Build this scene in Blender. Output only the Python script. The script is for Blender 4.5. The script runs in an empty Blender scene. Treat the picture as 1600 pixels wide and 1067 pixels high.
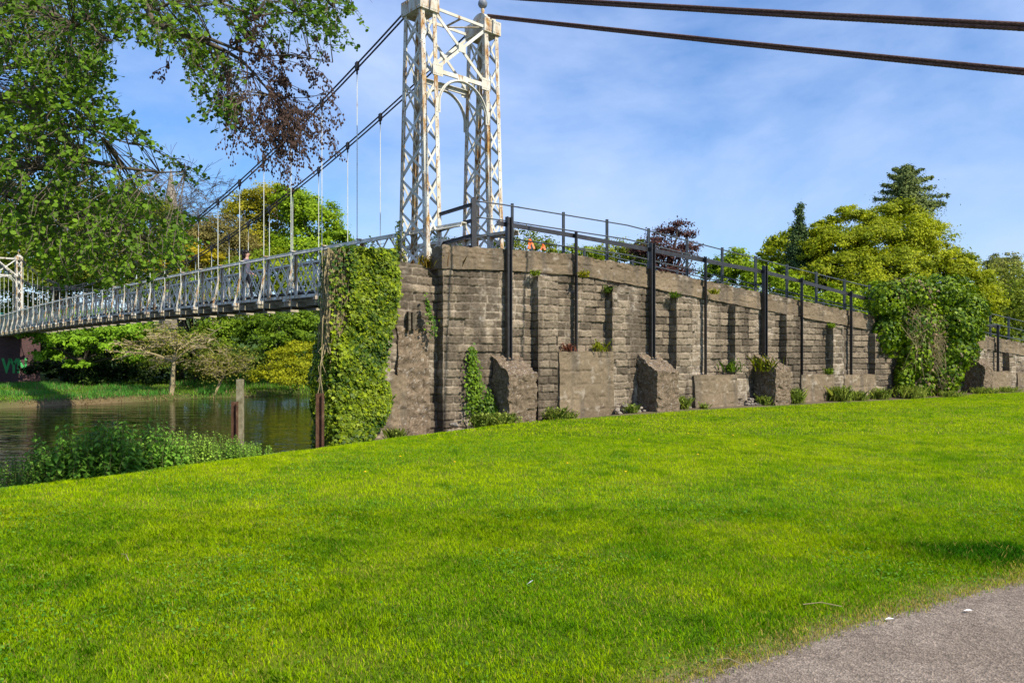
import bpy, math, random
import numpy as np
from mathutils import Vector, Matrix
R = math.radians
rng = np.random.default_rng(7)
random.seed(7)
S = bpy.context.scene
COL = S.collection

# ------------------------------------------------------------------ camera
cam_d = bpy.data.cameras.new('camera'); cam = bpy.data.objects.new('camera', cam_d); COL.objects.link(cam)
CAMZ = 1.55; F = 1180.0; HZ = 550.0
cam.location = (0, 0, CAMZ); cam.rotation_euler = (R(90), 0, 0)
cam_d.sensor_width = 36; cam_d.lens = 36*F/1600; cam_d.shift_y = (HZ-533.5)/1600
cam_d.clip_start = 0.1; cam_d.clip_end = 5000
S.camera = cam
# ------------------------------------------------------------------ world and sun
SUN_AZ = math.atan2(.71, -.70); SUN_EL = R(43)
w = bpy.data.worlds.new('World'); S.world = w; w.use_nodes = True
nt = w.node_tree; nt.nodes.clear()
def N(tree, t, **k):
    n = tree.nodes.new(t)
    for a, b in k.items(): setattr(n, a, b)
    return n
out = N(nt, 'ShaderNodeOutputWorld'); bg = N(nt, 'ShaderNodeBackground')
sky = N(nt, 'ShaderNodeTexSky', sky_type='NISHITA', sun_disc=False, sun_elevation=SUN_EL, sun_rotation=SUN_AZ,
        air_density=1.0, dust_density=0.6, ozone_density=2.6)
hs = N(nt, 'ShaderNodeHueSaturation'); hs.inputs['Saturation'].default_value = 1.45; hs.inputs['Hue'].default_value = .507
nt.links.new(sky.outputs[0], hs.inputs['Color'])
tc = N(nt, 'ShaderNodeTexCoord')
mp = N(nt, 'ShaderNodeMapping'); mp.inputs['Scale'].default_value = (1.5, 1.5, 2.9); mp.inputs['Rotation'].default_value = (0.12, -0.10, 0.3)
mp.inputs['Location'].default_value = (.4, 1.1, .2)
n1 = N(nt, 'ShaderNodeTexNoise'); n1.inputs['Scale'].default_value = 1.5; n1.inputs['Detail'].default_value = 9; n1.inputs['Roughness'].default_value = .56; n1.inputs['Distortion'].default_value = .25
r1 = N(nt, 'ShaderNodeMapRange'); r1.inputs['From Min'].default_value = .38; r1.inputs['From Max'].default_value = .66
r1.inputs['To Min'].default_value = .18; r1.inputs['To Max'].default_value = .84
mx = N(nt, 'ShaderNodeMixRGB'); mx.inputs[2].default_value = (3.6, 4.5, 6.6, 1)
nt.links.new(tc.outputs['Generated'], mp.inputs[0]); nt.links.new(mp.outputs[0], n1.inputs['Vector'])
nt.links.new(n1.outputs[0], r1.inputs[0]); nt.links.new(r1.outputs[0], mx.inputs[0])
nt.links.new(hs.outputs[0], mx.inputs[1]); nt.links.new(mx.outputs[0], bg.inputs[0]); nt.links.new(bg.outputs[0], out.inputs[0])
bg.inputs[1].default_value = 0.125
sl = bpy.data.lights.new('sun', 'SUN'); sl.energy = 5.0; sl.angle = R(.53); sl.color = (1, .90, .75)
so = bpy.data.objects.new('sun', sl); COL.objects.link(so)
sdir = Vector((math.sin(SUN_AZ)*math.cos(SUN_EL), math.cos(SUN_AZ)*math.cos(SUN_EL), math.sin(SUN_EL)))
so.rotation_euler = sdir.to_track_quat('Z', 'Y').to_euler(); so.location = (20, -20, 30)
S.view_settings.view_transform = 'Standard'; S.view_settings.look = 'None'; S.view_settings.exposure = 0.5; S.view_settings.gamma = 1
S.render.engine = 'CYCLES'
try:
    S.cycles.max_bounces = 6; S.cycles.transparent_max_bounces = 6
except Exception: pass

# ------------------------------------------------------------------ helpers
def vnoise(p):
    p = np.asarray(p, float); i = np.floor(p).astype(np.int64); f = p-i; f = f*f*(3-2*f)
    def h(x, y, z):
        n = (x*374761393 + y*668265263 + z*2147483647*3 + 144665) & 0xffffffff
        n = ((n ^ (n >> 13))*1274126177) & 0xffffffff
        n = ((n ^ (n >> 16))*2246822519) & 0xffffffff
        return ((n ^ (n >> 15)) & 0xffff)/65535.0
    x, y, z = i[..., 0], i[..., 1], i[..., 2]; fx, fy, fz = f[..., 0], f[..., 1], f[..., 2]
    def L(a, b, t): return a+(b-a)*t
    return L(L(L(h(x,y,z), h(x+1,y,z), fx), L(h(x,y+1,z), h(x+1,y+1,z), fx), fy),
             L(L(h(x,y,z+1), h(x+1,y,z+1), fx), L(h(x,y+1,z+1), h(x+1,y+1,z+1), fx), fy), fz)
def fbm(p, o=4):
    p = np.asarray(p, float); s = 0; a = .5; t = 0
    for k in range(o):
        s = s+a*vnoise(p*(2**k)+17.3*k); t += a; a *= .5
    return s/t
def sstep(a, b, x): 
    t = np.clip((x-a)/(b-a), 0, 1); return t*t*(3-2*t)
def link(name, me, mat, parent=None):
    o = bpy.data.objects.new(name, me)
    if mat: me.materials.append(mat)
    COL.objects.link(o)
    if parent: o.parent = parent
    return o
def tag(o, label=None, cat=None, group=None, kind=None):
    if label and len(label.split()) > 16: print('LONGLABEL', label)
    if label: o['label'] = label
    if cat: o['category'] = cat
    if group: o['group'] = group
    if kind: o['kind'] = kind
    return o
def empty(name, loc=(0, 0, 0), rz=0):
    o = bpy.data.objects.new(name, None); o.empty_display_size = .3; COL.objects.link(o); o.location = loc; o.rotation_euler = (0, 0, rz); return o
class MB:
    def __init__(s): s.v = []; s.f = []
    def add(s, vs, fs):
        b = len(s.v); s.v += [tuple(x) for x in vs]; s.f += [tuple(b+i for i in f) for f in fs]
    def hexa(s, c):  # 8 corners, bottom 4 then top 4
        s.add(c, [(3,2,1,0), (4,5,6,7), (0,1,5,4), (1,2,6,5), (2,3,7,6), (3,0,4,7)])
    def box(s, c, ax, ay, az):  # centre and half vectors
        c = Vector(c); ax = Vector(ax); ay = Vector(ay); az = Vector(az)
        s.hexa([c-ax-ay-az, c+ax-ay-az, c+ax+ay-az, c-ax+ay-az, c-ax-ay+az, c+ax-ay+az, c+ax+ay+az, c-ax+ay+az])
    def bar(s, p, q, wd, th, side):  # flat bar p->q, wide along side
        p = Vector(p); q = Vector(q); d = (q-p).normalized(); sd = Vector(side); sd = (sd-d*sd.dot(d)).normalized(); n = d.cross(sd)
        a = sd*wd/2; b = n*th/2
        s.hexa([p-a-b, p+a-b, p+a+b, p-a+b, q-a-b, q+a-b, q+a+b, q-a+b])
    def tube(s, pts, rad, n=6, caps=True):
        pts = [Vector(p) for p in pts]
        if not hasattr(rad, '__len__'): rad = [rad]*len(pts)
        rings = []; prev = None
        for i, p in enumerate(pts):
            d = (pts[min(i+1, len(pts)-1)]-pts[max(i-1, 0)]).normalized()
            if prev is None: prev = d.orthogonal().normalized()
            x = (prev-d*prev.dot(d)); x = x.normalized() if x.length > 1e-6 else d.orthogonal().normalized()
            prev = x; y = d.cross(x)
            rings.append([p+(x*math.cos(2*math.pi*k/n)+y*math.sin(2*math.pi*k/n))*rad[i] for k in range(n)])
        vs = [v for r in rings for v in r]; fs = []
        for i in range(len(pts)-1):
            for k in range(n):
                fs.append((i*n+k, i*n+(k+1) % n, (i+1)*n+(k+1) % n, (i+1)*n+k))
        if caps: fs.append(tuple(range(n))[::-1]); fs.append(tuple((len(pts)-1)*n+k for k in range(n)))
        s.add(vs, fs)
    def prism(s, poly, z0, z1):
        n = len(poly)
        zz0 = z0 if hasattr(z0, '__len__') else [z0]*n; zz1 = z1 if hasattr(z1, '__len__') else [z1]*n
        vs = [(p[0], p[1], zz0[i]) for i, p in enumerate(poly)]+[(p[0], p[1], zz1[i]) for i, p in enumerate(poly)]
        s.add(vs, [tuple(range(n))[::-1], tuple(range(n, 2*n))]+[(i, (i+1) % n, n+(i+1) % n, n+i) for i in range(n)])
    def ball(s, c, r, nu=10, nv=7, sc=(1, 1, 1)):
        vs = []; fs = []
        for j in range(1, nv):
            th = math.pi*j/nv
            for i in range(nu):
                ph = 2*math.pi*i/nu
                vs.append((c[0]+r*sc[0]*math.sin(th)*math.cos(ph), c[1]+r*sc[1]*math.sin(th)*math.sin(ph), c[2]+r*sc[2]*math.cos(th)))
        t = len(vs); vs += [(c[0], c[1], c[2]+r*sc[2]), (c[0], c[1], c[2]-r*sc[2])]
        for j in range(nv-2):
            for i in range(nu): fs.append((j*nu+i, (j+1)*nu+i, (j+1)*nu+(i+1) % nu, j*nu+(i+1) % nu))
        for i in range(nu): fs.append((t, i, (i+1) % nu)); fs.append((t+1, (nv-2)*nu+(i+1) % nu, (nv-2)*nu+i))
        s.add(vs, fs)
    def build(s, name, mat, parent=None, smooth=False):
        me = bpy.data.meshes.new(name); me.from_pydata(s.v, [], s.f); me.update()
        if smooth: me.polygons.foreach_set('use_smooth', [True]*len(me.polygons))
        return link(name, me, mat, parent)
def npmesh(name, V, K, nper, mat, parent=None, col=None, smooth=False, loops=None):
    """V (n,3); faces all have nper corners; loops flat index array"""
    me = bpy.data.meshes.new(name); nv = len(V); loops = np.asarray(loops, np.int32).ravel(); nf = len(loops)//nper
    me.vertices.add(nv); me.vertices.foreach_set('co', np.asarray(V, np.float32).ravel())
    me.loops.add(len(loops)); me.loops.foreach_set('vertex_index', loops)
    me.polygons.add(nf); me.polygons.foreach_set('loop_start', np.arange(0, nf*nper, nper, dtype=np.int32))
    try: me.polygons.foreach_set('loop_total', np.full(nf, nper, np.int32))
    except Exception: pass
    if smooth: me.polygons.foreach_set('use_smooth', np.ones(nf, bool))
    me.update(calc_edges=True)
    if col is not None:
        at = me.color_attributes.new('Col', 'FLOAT_COLOR', 'POINT'); c = np.ones((nv, 4), np.float32); c[:, :3] = col
        at.data.foreach_set('color', c.ravel())
    return link(name, me, mat, parent)
def unit(a): return a/np.maximum(np.linalg.norm(a, axis=-1, keepdims=True), 1e-9)
HEX = np.array([(0, -1, 0), (.62, -.45, .12), (.72, .2, .16), (.3, .85, .05), (-.3, .85, .05), (-.72, .2, .16), (-.62, -.45, .12)])*.5
QUAD = np.array([(0, -1, 0), (.6, 0, .1), (0, 1, 0), (-.6, 0, .1)])*.5
HEART = np.array([(0, 1.1, -.1), (.35, .35, .08), (.62, -.35, .12), (.35, -.85, .05), (0, -.6, 0), (-.35, -.85, .05), (-.62, -.35, .12), (-.35, .35, .08)])*.5
IVY = np.array([(0, 1.0, -.05), (.28, .3, .08), (.8, .2, .1), (.5, -.45, .1), (0, -.75, 0), (-.5, -.45, .1), (-.8, .2, .1), (-.28, .3, .08)])*.5
def leaves(name, C, Nn, size, col, mat, parent=None, tmpl=QUAD, up=None):
    n = len(C); Nn = unit(Nn)
    rv = rng.normal(size=(n, 3)) if up is None else up+rng.normal(size=(n, 3))*.35
    T = unit(rv-Nn*(rv*Nn).sum(1, keepdims=True)); B = np.cross(Nn, T)
    size = np.broadcast_to(size, (n,)); k = len(tmpl)
    V = C[:, None, :]+size[:, None, None]*(tmpl[None, :, 0:1]*B[:, None, :]+tmpl[None, :, 1:2]*T[:, None, :]+tmpl[None, :, 2:3]*Nn[:, None, :])
    return npmesh(name, V.reshape(-1, 3), None, k, mat, parent, np.repeat(col, k, axis=0), loops=np.arange(n*k))
def P(px, py, d):  # a point seen at photo pixel px,py and depth d
    return np.array(((px-800)/F*d, d, CAMZ+(HZ-py)/F*d))

# ------------------------------------------------------------------ materials
def mat(name, rough=.8, spec=.3, metal=0):
    m = bpy.data.materials.new(name); m.use_nodes = True; b = m.node_tree.nodes['Principled BSDF']
    b.inputs['Roughness'].default_value = rough; b.inputs['Metallic'].default_value = metal; b.inputs['Specular IOR Level'].default_value = spec
    return m, m.node_tree, b
def ramp(t, fac, stops):
    r = N(t, 'ShaderNodeValToRGB'); e = r.color_ramp.elements
    while len(e) < len(stops): e.new(.5)
    for i, (p, c) in enumerate(stops): e[i].position = p; e[i].color = (*c, 1)
    t.links.new(fac, r.inputs[0]); return r.outputs[0]
def noise(t, scale, detail=5, rough=.55, vec=None, dim=None):
    n = N(t, 'ShaderNodeTexNoise'); n.inputs['Scale'].default_value = scale; n.inputs['Detail'].default_value = detail; n.inputs['Roughness'].default_value = rough
    if vec is not None: t.links.new(vec, n.inputs['Vector'])
    return n.outputs[0]
def bump(t, b, h, st=.3, dist=.02):
    n = N(t, 'ShaderNodeBump'); n.inputs['Strength'].default_value = st; n.inputs['Distance'].default_value = dist
    t.links.new(h, n.inputs['Height']); t.links.new(n.outputs[0], b.inputs['Normal'])
def mul(t, a, b, fac=1.0, mode='MULTIPLY'):
    m = N(t, 'ShaderNodeMixRGB', blend_type=mode); m.inputs[0].default_value = fac
    t.links.new(a, m.inputs[1]) ; t.links.new(b, m.inputs[2]); return m.outputs[0]
def noisy_mat(name, stops, scale=6, rough=.85, spec=.25, metal=0, bs=.3, bscale=40, bd=.01):
    m, t, b = mat(name, rough, spec, metal); o = N(t, 'ShaderNodeTexCoord').outputs['Object']
    t.links.new(ramp(t, noise(t, scale, 7, .62, o), stops), b.inputs['Base Color'])
    if bs: bump(t, b, noise(t, bscale, 5, .6, o), bs, bd)
    return m
def leaf_mat(name, trans=.3, rough=.55, spec=.12):
    m, t, b = mat(name, rough, spec); at = N(t, 'ShaderNodeAttribute', attribute_name='Col').outputs['Color']
    t.links.new(at, b.inputs['Base Color'])
    tr = N(t, 'ShaderNodeBsdfTranslucent'); br = N(t, 'ShaderNodeHueSaturation'); br.inputs['Value'].default_value = 1.5; br.inputs['Saturation'].default_value = 1.05
    t.links.new(at, br.inputs['Color']); t.links.new(br.outputs[0], tr.inputs[0])
    ms = N(t, 'ShaderNodeMixShader'); ms.inputs[0].default_value = trans; o = t.nodes['Material Output']
    t.links.new(b.outputs[0], ms.inputs[1]); t.links.new(tr.outputs[0], ms.inputs[2]); t.links.new(ms.outputs[0], o.inputs[0]); return m
def col_mat(name, rough=.9, spec=.2, ns=60, bs=.5, bd=.006, var=.35):
    m, t, b = mat(name, rough, spec); at = N(t, 'ShaderNodeAttribute', attribute_name='Col').outputs['Color']
    o = N(t, 'ShaderNodeTexCoord').outputs['Object']; nn = noise(t, ns, 6, .65, o)
    g = ramp(t, nn, [(.25, (1-var,)*3), (.75, (1+var*.6,)*3)])
    t.links.new(mul(t, at, g), b.inputs['Base Color']); bump(t, b, nn, bs, bd); return m
M = {}
M['leaf'] = leaf_mat('leaf'); M['ivy'] = leaf_mat('ivy_leaf', .15, .5, .16); M['grass'] = leaf_mat('grass_blade', .38, .7, .04); M['needle'] = leaf_mat('needle', .1, .7, .2)
M['stone'] = col_mat('wall_stone', .93, .15, 45, .6, .008, .4)
M['rubble'] = col_mat('rubble_concrete', .95, .15, 55, 1.0, .02, .75)
M['ground'] = col_mat('ground_soil', .95, .1, 25, .6, .02, .4)
M['bark'] = noisy_mat('bark', [(.3, (.045, .036, .026)), (.55, (.11, .095, .07)), (.75, (.20, .18, .13))], 14, .95, .1, 0, .8, 40, .01)
M['palebark'] = noisy_mat('pale_bark', [(.3, (.18, .15, .08)), (.6, (.36, .30, .17)), (.8, (.46, .39, .25))], 3, .95, .1, 0, .5, 20, .01)
M['twig'] = noisy_mat('twig', [(.3, (.035, .022, .018)), (.7, (.10, .065, .050))], 14, .9, .1, 0, 0)
M['black'] = noisy_mat('black_paint', [(.3, (.012, .012, .014)), (.6, (.025, .025, .028)), (.78, (.06, .055, .055))], 9, .38, .5, 0, .15, 60, .003)
M['greyrail'] = noisy_mat('dark_grey_paint', [(.3, (.03, .038, .045)), (.7, (.075, .09, .10))], 9, .42, .5, 0, .1, 60, .003)
def white_rust(name, rustlo=.60, rusthi=.72, grime=(.50, .47, .36), pale=(.60, .61, .575)):
    m, t, b = mat(name, .55, .35); o = N(t, 'ShaderNodeTexCoord').outputs['Object']
    mpn = N(t, 'ShaderNodeMapping'); mpn.inputs['Scale'].default_value = (1, 1, .35); t.links.new(o, mpn.inputs[0]); v = mpn.outputs[0]
    base = ramp(t, noise(t, 3.5, 6, .6, v), [(.3, grime), (.5, (.50, .495, .43)), (.66, pale)])
    rust = ramp(t, noise(t, 22, 4, .6, v), [(.3, (.09, .035, .015)), (.5, (.30, .15, .035)), (.7, (.42, .30, .10))])
    f1 = ramp(t, noise(t, 5.2, 8, .72, v), [(rustlo, (0,)*3), (rusthi, (1,)*3)])
    mix = N(t, 'ShaderNodeMixRGB'); t.links.new(f1, mix.inputs[0]); t.links.new(base, mix.inputs[1]); t.links.new(rust, mix.inputs[2])
    t.links.new(mix.outputs[0], b.inputs['Base Color']); bump(t, b, noise(t, 60, 4, .6, o), .25, .004); return m
M['white'] = white_rust('white_paint_rusting', .57, .68); M['whitepost'] = white_rust('white_paint_streaked', .46, .58, (.46, .42, .32))
M['bridgecream'] = white_rust('bridge_cream_paint', .55, .67, (.66, .60, .45), (.80, .77, .68))
M['whitegrime'] = white_rust('cream_paint_grimy', .47, .62, (.40, .35, .22))
M['cable'] = noisy_mat('wire_rope_dark', [(.3, (.02, .018, .018)), (.7, (.07, .06, .055))], 30, .6, .4, .3, .4, 120, .004)
M['rustcable'] = noisy_mat('wire_rope_rusty', [(.3, (.045, .022, .018)), (.6, (.14, .075, .055)), (.8, (.22, .13, .10))], 30, .7, .3, .1, .3, 120, .003)
M['hanger'] = noisy_mat('hanger_rod_paint', [(.35, (.35, .22, .1)), (.42, (.5, .52, .46)), (.7, (.62, .66, .62))], 2.0, .5, .4, 0, 0)
M['rust'] = noisy_mat('rusty_steel', [(.3, (.045, .024, .016)), (.55, (.11, .058, .035)), (.8, (.24, .17, .11))], 7, .85, .2, 0, .5, 60, .005)
M['oldwood'] = noisy_mat('weathered_timber', [(.3, (.12, .11, .06)), (.6, (.26, .24, .16)), (.8, (.36, .33, .25))], 8, .95, .1, 0, .5, 40, .006)
M['deck'] = noisy_mat('deck_underside', [(.3, (.03, .03, .028)), (.7, (.10, .10, .085))], 3, .8, .2)
M['ballgrey'] = noisy_mat('finial_grey', [(.3, (.10, .12, .15)), (.7, (.20, .23, .27))], 12, .5, .4)
M['plate'] = noisy_mat('deck_beam', [(.3, (.16, .15, .10)), (.55, (.34, .31, .22)), (.8, (.45, .38, .24))], 4, .8, .2)

# ------------------------------------------------------------------ frames of reference
u = np.array((-.672, .741)); u /= np.linalg.norm(u); v = np.array((u[1], -u[0]))
C0 = np.array((-1.51, 19.17))
def AT(a, t, z=0): q = C0+v*a+u*t; return Vector((q[0], q[1], z))
W0 = np.array((-.08, 18.0)); wv = np.array((.847, .5316)); wv /= np.linalg.norm(wv); nv_ = np.array((wv[1], -wv[0]))
WANG = math.atan2(wv[1], wv[0])
def WP(L, p, z=0): q = W0+wv*L+nv_*p; return Vector((q[0], q[1], z))
def Lpx(px, p):
    q = (px-800)/F; b = W0+nv_*p
    return (q*b[1]-b[0])/(wv[0]-q*wv[1])
def ipl(xs, ys): return lambda x: np.interp(x, xs, ys)
wtop = ipl([-3, 0, 2, 4.43, 8.64, 13.43, 23, 40], [3.93, 4.0, 4.005, 3.80, 3.37, 2.91, 2.10, .7])
TF = 65.0
def at_coords(X, Y): dx = X-C0[0]; dy = Y-C0[1]; return dx*v[0]+dy*v[1], dx*u[0]+dy*u[1]
def t_edge(a): return np.where(a < -3.1, -1.06+(a+3.1)*.23, np.where(a < 0, -1.06+(a+3.1)*.2, -.44+a*.0))
WATER = -2.05
def ground_z(X, Y):
    X = np.asarray(X, float); Y = np.asarray(Y, float); a, t = at_coords(X, Y); te = t_edge(a); s = t-te
    z = -.45*np.clip((s+2.6)/2.6, 0, 1)**1.15
    z = np.where(s > 0, -.45-2.6*sstep(0, 3.2, s), z)
    bank = 41.5+1.6*(fbm(np.stack([a*.09, a*0, a*0], -1), 3)-.5)*2+np.clip((a+8)*.10, -1.5, 2.5)
    zb = -3.05+1.5*sstep(bank-1.2, bank+1.0, t)+.45*sstep(bank+1, bank+12, t)+.9*sstep(60, 80, t)+8*sstep(80, 200, t)
    z = np.where(t > 20, zb, z)
    z = z+(fbm(np.stack([X*.35, Y*.35, X*0], -1), 3)-.5)*.10*sstep(2, 6, Y)*(s < 0)
    return z+np.where((t < -20)&(Y > 60), 0, 0)
def P0g(X, Y): return Vector((X, Y, float(ground_z(X, Y))))
# path edge line
pe0 = np.array((.75, 3.54)); pdir = unit(np.array((2.8, 1.69))); pn = np.array((-pdir[1], pdir[0]))
def path_s(X, Y):  # >0 on the lawn side
    s = (X-pe0[0])*pn[0]+(Y-pe0[1])*pn[1]; al = (X-pe0[0])*pdir[0]+(Y-pe0[1])*pdir[1]
    return s + .012*(al-1.6)**2*np.where(al < 6, 1, 0) - .02 + .10*(fbm(np.stack([al*1.3, al*0, al*0], -1), 4)-.5)
def wall_p(X, Y): return (X-W0[0])*nv_[0]+(Y-W0[1])*nv_[1], (X-W0[0])*wv[0]+(Y-W0[1])*wv[1]

# ------------------------------------------------------------------ GROUND, PATH, WATER
def nonuni(fine0, fine1, step, lo, hi, g=1.16):
    xs = list(np.arange(fine0, fine1, step)); s = step; x = xs[-1]
    while x < hi: s *= g; x += s; xs.append(min(x, hi))
    s = step; x = xs[0]; pre = []
    while x > lo: s *= g; x -= s; pre.append(max(x, lo))
    return np.array(pre[::-1]+xs)
gx = nonuni(-13, 17, .16, -1500, 1500); gy = nonuni(2, 32, .16, -60, 2500)
GX, GY = np.meshgrid(gx, gy, indexing='ij'); GZ = ground_z(GX, GY)
a_, t_ = at_coords(GX, GY); p_, l_ = wall_p(GX, GY); ps_ = path_s(GX, GY)
GZ = GZ-.02*sstep(.12, -.05, ps_)
nz = fbm(np.stack([GX*1.3, GY*1.3, GX*0], -1), 4)
def mixc(c0, c1, f): return np.asarray(c0)*(1-f[..., None])+np.asarray(c1)*f[..., None]
gc = mixc((.070, .125, .006), (.13, .17, .010), sstep(.35, .65, nz))
dirt = sstep(.95+.7*nz, .25+.5*nz, p_)*(l_ > -6)*(p_ > -1)
gc = mixc(gc, (.15, .115, .08), np.clip(dirt, 0, 1))
gc = mixc(gc, (.19, .15, .085), np.clip(sstep(.22, .02, ps_), 0, 1))
gc = mixc(gc, (.12, .09, .05), sstep(-.2, .3, t_-t_edge(a_))*(t_ < 20))
gc = mixc(gc, (.055, .10, .016), 1.0*(t_ > 40)); gc = mixc(gc, (.16, .12, .06), ((t_ > 39)&(GZ < -1.75))*1.0)
nx_, ny_ = GX.shape; idx = np.arange(nx_*ny_).reshape(nx_, ny_)
q = np.stack([idx[:-1, :-1], idx[1:, :-1], idx[1:, 1:], idx[:-1, 1:]], -1).reshape(-1, 4)
g = npmesh('ground', np.stack([GX, GY, GZ], -1).reshape(-1, 3), None, 4, M['ground'], None, gc.reshape(-1, 3), True, q)
tag(g, kind='structure')
# water
m, t, b = mat('river_water', .03, .4); b.inputs['Base Color'].default_value = (.008, .008, .003, 1); b.inputs['IOR'].default_value = 1.33
o_ = N(t, 'ShaderNodeTexCoord').outputs['Object']
def wav(sx, sy, rz):
    q_ = N(t, 'ShaderNodeMapping'); q_.inputs['Scale'].default_value = (sx, sy, 1); q_.inputs['Rotation'].default_value = (0, 0, R(rz)); t.links.new(o_, q_.inputs[0]); return noise(t, 1.0, 2, .5, q_.outputs[0])
b1 = N(t, 'ShaderNodeBump'); b1.inputs['Strength'].default_value = 1; b1.inputs['Distance'].default_value = .055; t.links.new(wav(.16, .75, 12), b1.inputs['Height'])
b2 = N(t, 'ShaderNodeBump'); b2.inputs['Strength'].default_value = 1; b2.inputs['Distance'].default_value = .022; t.links.new(wav(.8, 3.2, 4), b2.inputs['Height']); t.links.new(b1.outputs[0], b2.inputs['Normal']); t.links.new(b2.outputs[0], b.inputs['Normal'])
M['water'] = m
mb = MB(); mb.add([AT(-160, -3.5, WATER), AT(160, -3.5, WATER), AT(160, 60, WATER), AT(-160, 60, WATER)], [(0, 3, 2, 1)])
tag(mb.build('river', M['water']), kind='structure')
# asphalt path
m, t, b = mat('path_asphalt', .92, .2); o_ = N(t, 'ShaderNodeTexCoord').outputs['Object']
vo = N(t, 'ShaderNodeTexVoronoi'); vo.inputs['Scale'].default_value = 95; t.links.new(o_, vo.inputs['Vector'])
c1 = ramp(t, noise(t, 1.7, 8, .7, o_), [(.3, (.165, .130, .098)), (.5, (.205, .165, .128)), (.68, (.26, .215, .17))])
c2 = ramp(t, vo.outputs['Color'], [(.2, (.68,)*3), (.5, (.97,)*3), (.85, (1.35,)*3)])
c3 = ramp(t, noise(t, 28, 5, .7, o_), [(.35, (.7,)*3), (.65, (1.25,)*3)])
t.links.new(mul(t, mul(t, c1, c2), c3), b.inputs['Base Color']); bump(t, b, vo.outputs['Distance'], .9, .006); M['path'] = m
al = np.arange(-6, 22, .06); V = []; 
for k, A_ in enumerate(al):
    e = pe0+pdir*A_; ss = float(path_s(e[0], e[1])); q0 = e-pn*ss
    jit = .03*(random.random()-.5)
    for wdt in (-.012+jit, .5, 1.3, 2.8):
        pt = q0-pn*wdt; V.append((pt[0], pt[1], float(ground_z(pt[0], pt[1]))+.004-(.0 if wdt > .1 else .012)))
V = np.array(V); i4 = np.arange(len(V)).reshape(-1, 4)
lp = np.concatenate([np.stack([i4[:-1, j], i4[:-1, j+1], i4[1:, j+1], i4[1:, j]], -1) for j in range(3)])
tag(npmesh('path', V, None, 4, M['path'], None, None, True, lp), kind='structure')
# grass blades on the lawn
def grass_field(n, d0, d1, h0, h1, wd, seg2):
    d = np.sqrt(rng.uniform(d0**2, d1**2, n)); X = d*rng.uniform(-.80, .80, n); Y = d
    a, t = at_coords(X, Y); p, l = wall_p(X, Y); ps = path_s(X, Y)
    patch = fbm(np.stack([X*.8, Y*.8, X*0+3], -1), 3); patch2 = fbm(np.stack([X*2.6, Y*2.6, X*0+9], -1), 3)
    edge = (.85+.5*patch2)
    ok = (t < t_edge(a)+.15)&(((p > edge)|(l < -6)))&(ps > rng.uniform(-.06, .06, n))
    thin = rng.uniform(size=n) < np.clip(.45+1.2*patch2-.10*(ps < .15), .25, 1)
    k = ok&thin; X = X[k]; Y = Y[k]; patch = patch[k]; patch2 = patch2[k]; ps = ps[k]; n = len(X)
    z = ground_z(X, Y)
    tuft = sstep(.55, .72, patch2)
    # the lusher dark tuft by the path
    tx = np.exp(-(((X-3.65)/.55)**2+((Y-5.85)/.36)**2)); lush = np.clip(tx*1.6*(.3+1.2*patch2), 0, 1)
    h = rng.uniform(h0, h1, n)*(.76+.28*tuft+.9*lush)*(.6+.4*sstep(0, .3, ps))
    ang = rng.uniform(0, 2*np.pi, n); lean = rng.uniform(.15, .95, n)*h
    wa = ang+rng.normal(0, .5, n)+np.pi/2
    wx = np.cos(wa)*wd*.5; wy = np.sin(wa)*wd*.5
    base = np.stack([X, Y, z-.005], -1); side = np.stack([wx, wy, wx*0], -1)
    tip = base+np.stack([np.cos(ang)*lean, np.sin(ang)*lean, h], -1)
    f = np.clip(.38+sstep(.34, .60, patch)*.42+.22*sstep(5, 11, Y)+rng.normal(0, .22, n), 0, 1)[:, None]
    c = np.array((.090, .265, .003))*(1-f)+np.array((.36, .47, .001))*f
    f2 = np.clip(sstep(.5, .75, patch2)*.28+.45*sstep(.52, .7, fbm(np.stack([X*7, Y*7, X*0+5], -1), 2)), 0, 1)[:, None]; c = c*(1-f2)+np.array((.055, .18, .005))*f2
    c = c*(1-lush[:, None])+np.array((.032, .13, .005))*lush[:, None]
    dry = (rng.uniform(size=n) < .06+.62*sstep(.34, .0, ps)+.10*sstep(.38, .28, patch2))[:, None]
    c = np.where(dry, np.array((.42, .36, .08))*rng.uniform(.6, 1.1, (n, 1)), c); c = c*rng.uniform(.72, 1.28, (n, 1))
    if seg2:
        mid = base+np.stack([np.cos(ang)*lean*.35, np.sin(ang)*lean*.35, h*.6], -1)
        V = np.stack([base-side, base+side, mid+side*.8, tip, mid-side*.8], 1).reshape(-1, 3); K = 5
    else:
        V = np.stack([base-side, base+side, tip], 1).reshape(-1, 3); K = 3
    return V, K, np.repeat(c, K, axis=0)
n = 60000; d = np.sqrt(rng.uniform(2.8**2, 13**2, n)); X = d*rng.uniform(-.78, .78, n); a, t = at_coords(X, d); p, l = wall_p(X, d)
pc = fbm(np.stack([X*1.1, d*1.1, X*0+21], -1), 4); k = (t < t_edge(a))&(path_s(X, d) > .08)&(p > 1)&(rng.uniform(size=n) < sstep(.50, .66, pc)); X, d = X[k], d[k]; n = len(X)
f = rng.uniform(size=(n, 1)); tag(leaves('clover', np.column_stack([X, d, ground_z(X, d)+rng.uniform(.015, .04, n)]), rng.normal(size=(n, 3))*.35+np.array((0, 0, 1)), rng.uniform(.012, .024, n), np.array((.05, .17, .012))*(1-f)+np.array((.16, .30, .03))*f, M['leaf'], None, HEX), 'patches of small clover leaves mixed through the lawn', 'clover', None, 'stuff')
lawn = None
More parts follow.
